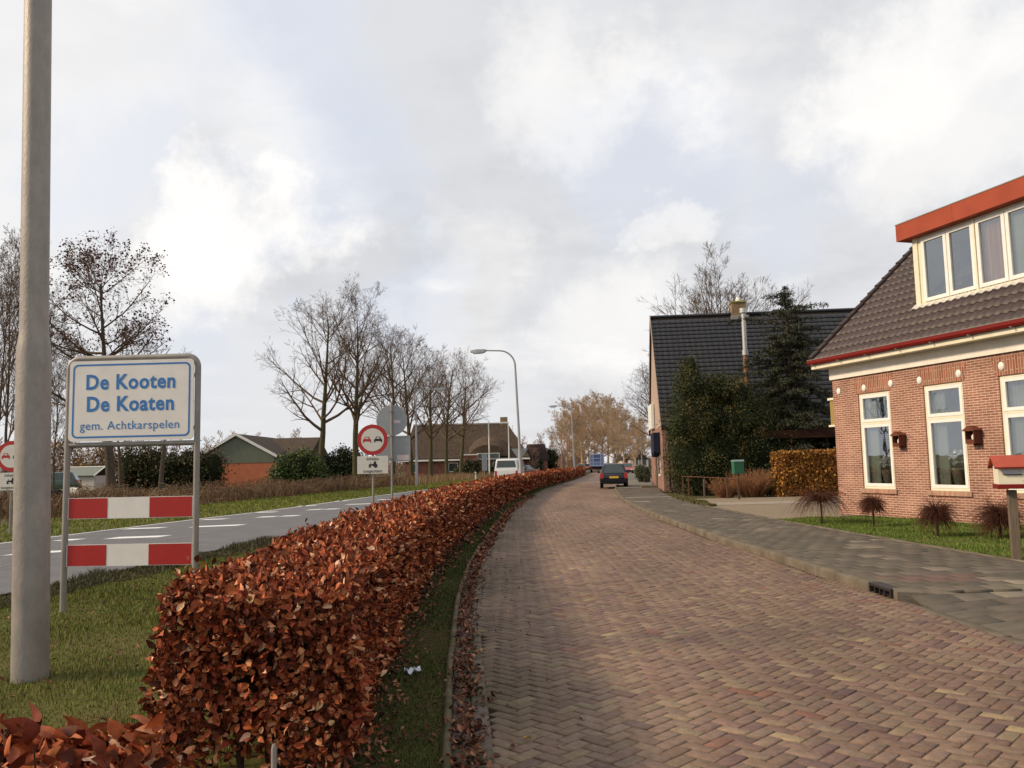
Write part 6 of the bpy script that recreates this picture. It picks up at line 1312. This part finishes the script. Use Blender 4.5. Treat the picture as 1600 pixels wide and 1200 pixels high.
def lorry():
    q = AT(933, 730, 132); e = empty('blue_lorry', 'blue lorry with barred rear driving away at the end of the road', 'lorry', (q[0], 132, 0.02), rad(-6))
    b = MB(); b.box(-1.15, 1.15, 0, 5.5, .95, 2.95); body = b.build('cargo_body', M_truckblue, e, bevel=.03); b = MB(); ring(b, -1.12, 1.12, 1.0, 2.92, .09, -.03, -.002); b.box(-.9, .9, -.025, -.002, 2.2, 2.28); b.box(-.9, .9, -.025, -.002, 1.6, 1.68); b.box(-.62, -.55, -.025, -.003, 1.09, 2.83); b.box(.55, .62, -.025, -.003, 1.09, 2.83); b.build('rear_frame', mat('pale_blue_frame', (.38, .42, .52), .6), body)
    b = MB(); b.box(-.54, .54, -.012, -.002, 1.7, 2.15); b.box(-.54, .54, -.012, -.002, 2.3, 2.8); b.build('rear_door', mat('deep_blue_door', (.05, .08, .20), .5), body)
    b = MB(); b.box(-1.05, 1.05, 5.7, 7.3, .6, 2.6); c = b.build('cab', M_truckblue, e, bevel=.08); b = MB(); b.box(-.95, .95, 7.29, 7.32, 1.6, 2.4); b.build('windscreen', M_carglass, c)
    b = MB(); b.box(-.9, .9, .1, 7, .55, .94); b.build('chassis', M_bumper, e); b = MB(); b.box(-1.05, 1.05, -.02, .1, .45, .70); b.build('rear_bumper', M_bumper, e)
    for sx in (-1, 1):
        b = MB(); xs_ = sorted((sx * .7, sx * 1.0)); b.box(xs_[0], xs_[1], -.05, -.021, .5, .64); b.build('tail_light', M_tail, e)
        for yy in (1.2, 6.2): wheel(e, sx * .95, yy, .45, .28)
lorry()

# ------------------------------------------------------------------ grazing sheep beyond the far verge
def sheep():
    def body(name, m, parent, verts, edges, radii, sub=2):
        me = bpy.data.meshes.new(name); me.from_pydata(verts, edges, []); o = bpy.data.objects.new(name, me); COL.objects.link(o); o.parent = parent
        o.modifiers.new('skin', 'SKIN'); s_ = o.modifiers.new('sub', 'SUBSURF'); s_.levels = sub; s_.render_levels = sub; 
        for v_, r in zip(me.skin_vertices[0].data, radii): v_.radius = (r, r)
        me.skin_vertices[0].data[0].use_root = True
        me.materials.append(m); return o
    vs = [(0, 0, .62), (.28, 0, .60), (-.30, 0, .60), (.42, 0, .66), (.60, 0, .60), (.74, 0, .50), (.84, 0, .42), (.30, .11, .42), (.30, .11, .22), (.31, .11, .02), (.30, -.11, .42), (.30, -.11, .22), (.31, -.11, .02), (-.30, .11, .42), (-.36, .11, .24), (-.33, .11, .02), (-.30, -.11, .42), (-.36, -.11, .24), (-.33, -.11, .02), (-.46, 0, .56), (-.50, 0, .42)]
    es = [(0, 1), (0, 2), (1, 3), (3, 4), (4, 5), (5, 6), (1, 7), (7, 8), (8, 9), (1, 10), (10, 11), (11, 12), (2, 13), (13, 14), (14, 15), (2, 16), (16, 17), (17, 18), (2, 19), (19, 20)]
    rr = [.25, .24, .23, .14, .10, .085, .05, .07, .04, .035, .07, .04, .035, .08, .045, .035, .08, .045, .035, .06, .04]
    for (px, py, Y, rz_, m_, lab) in ((117, 775, 47, 2.9, M_sheepw, 'white sheep grazing, right of the left post of the name board'), (84, 776, 42, .6, M_sheepb, 'black and white sheep just right of the thick lamp post')):
        q = AT(px, 777, Y); e = empty('sheep', lab, 'sheep', (q[0], Y, -.03), rz_); e.scale = (.95,) * 3; body('body', m_, e, vs, es, rr)
        b = MB(); b.box(.60, .66, .07, .17, .60, .64); b.box(.60, .66, -.17, -.07, .60, .64); b.build('ears', M_sheepb, e, bevel=.01)
sheep()
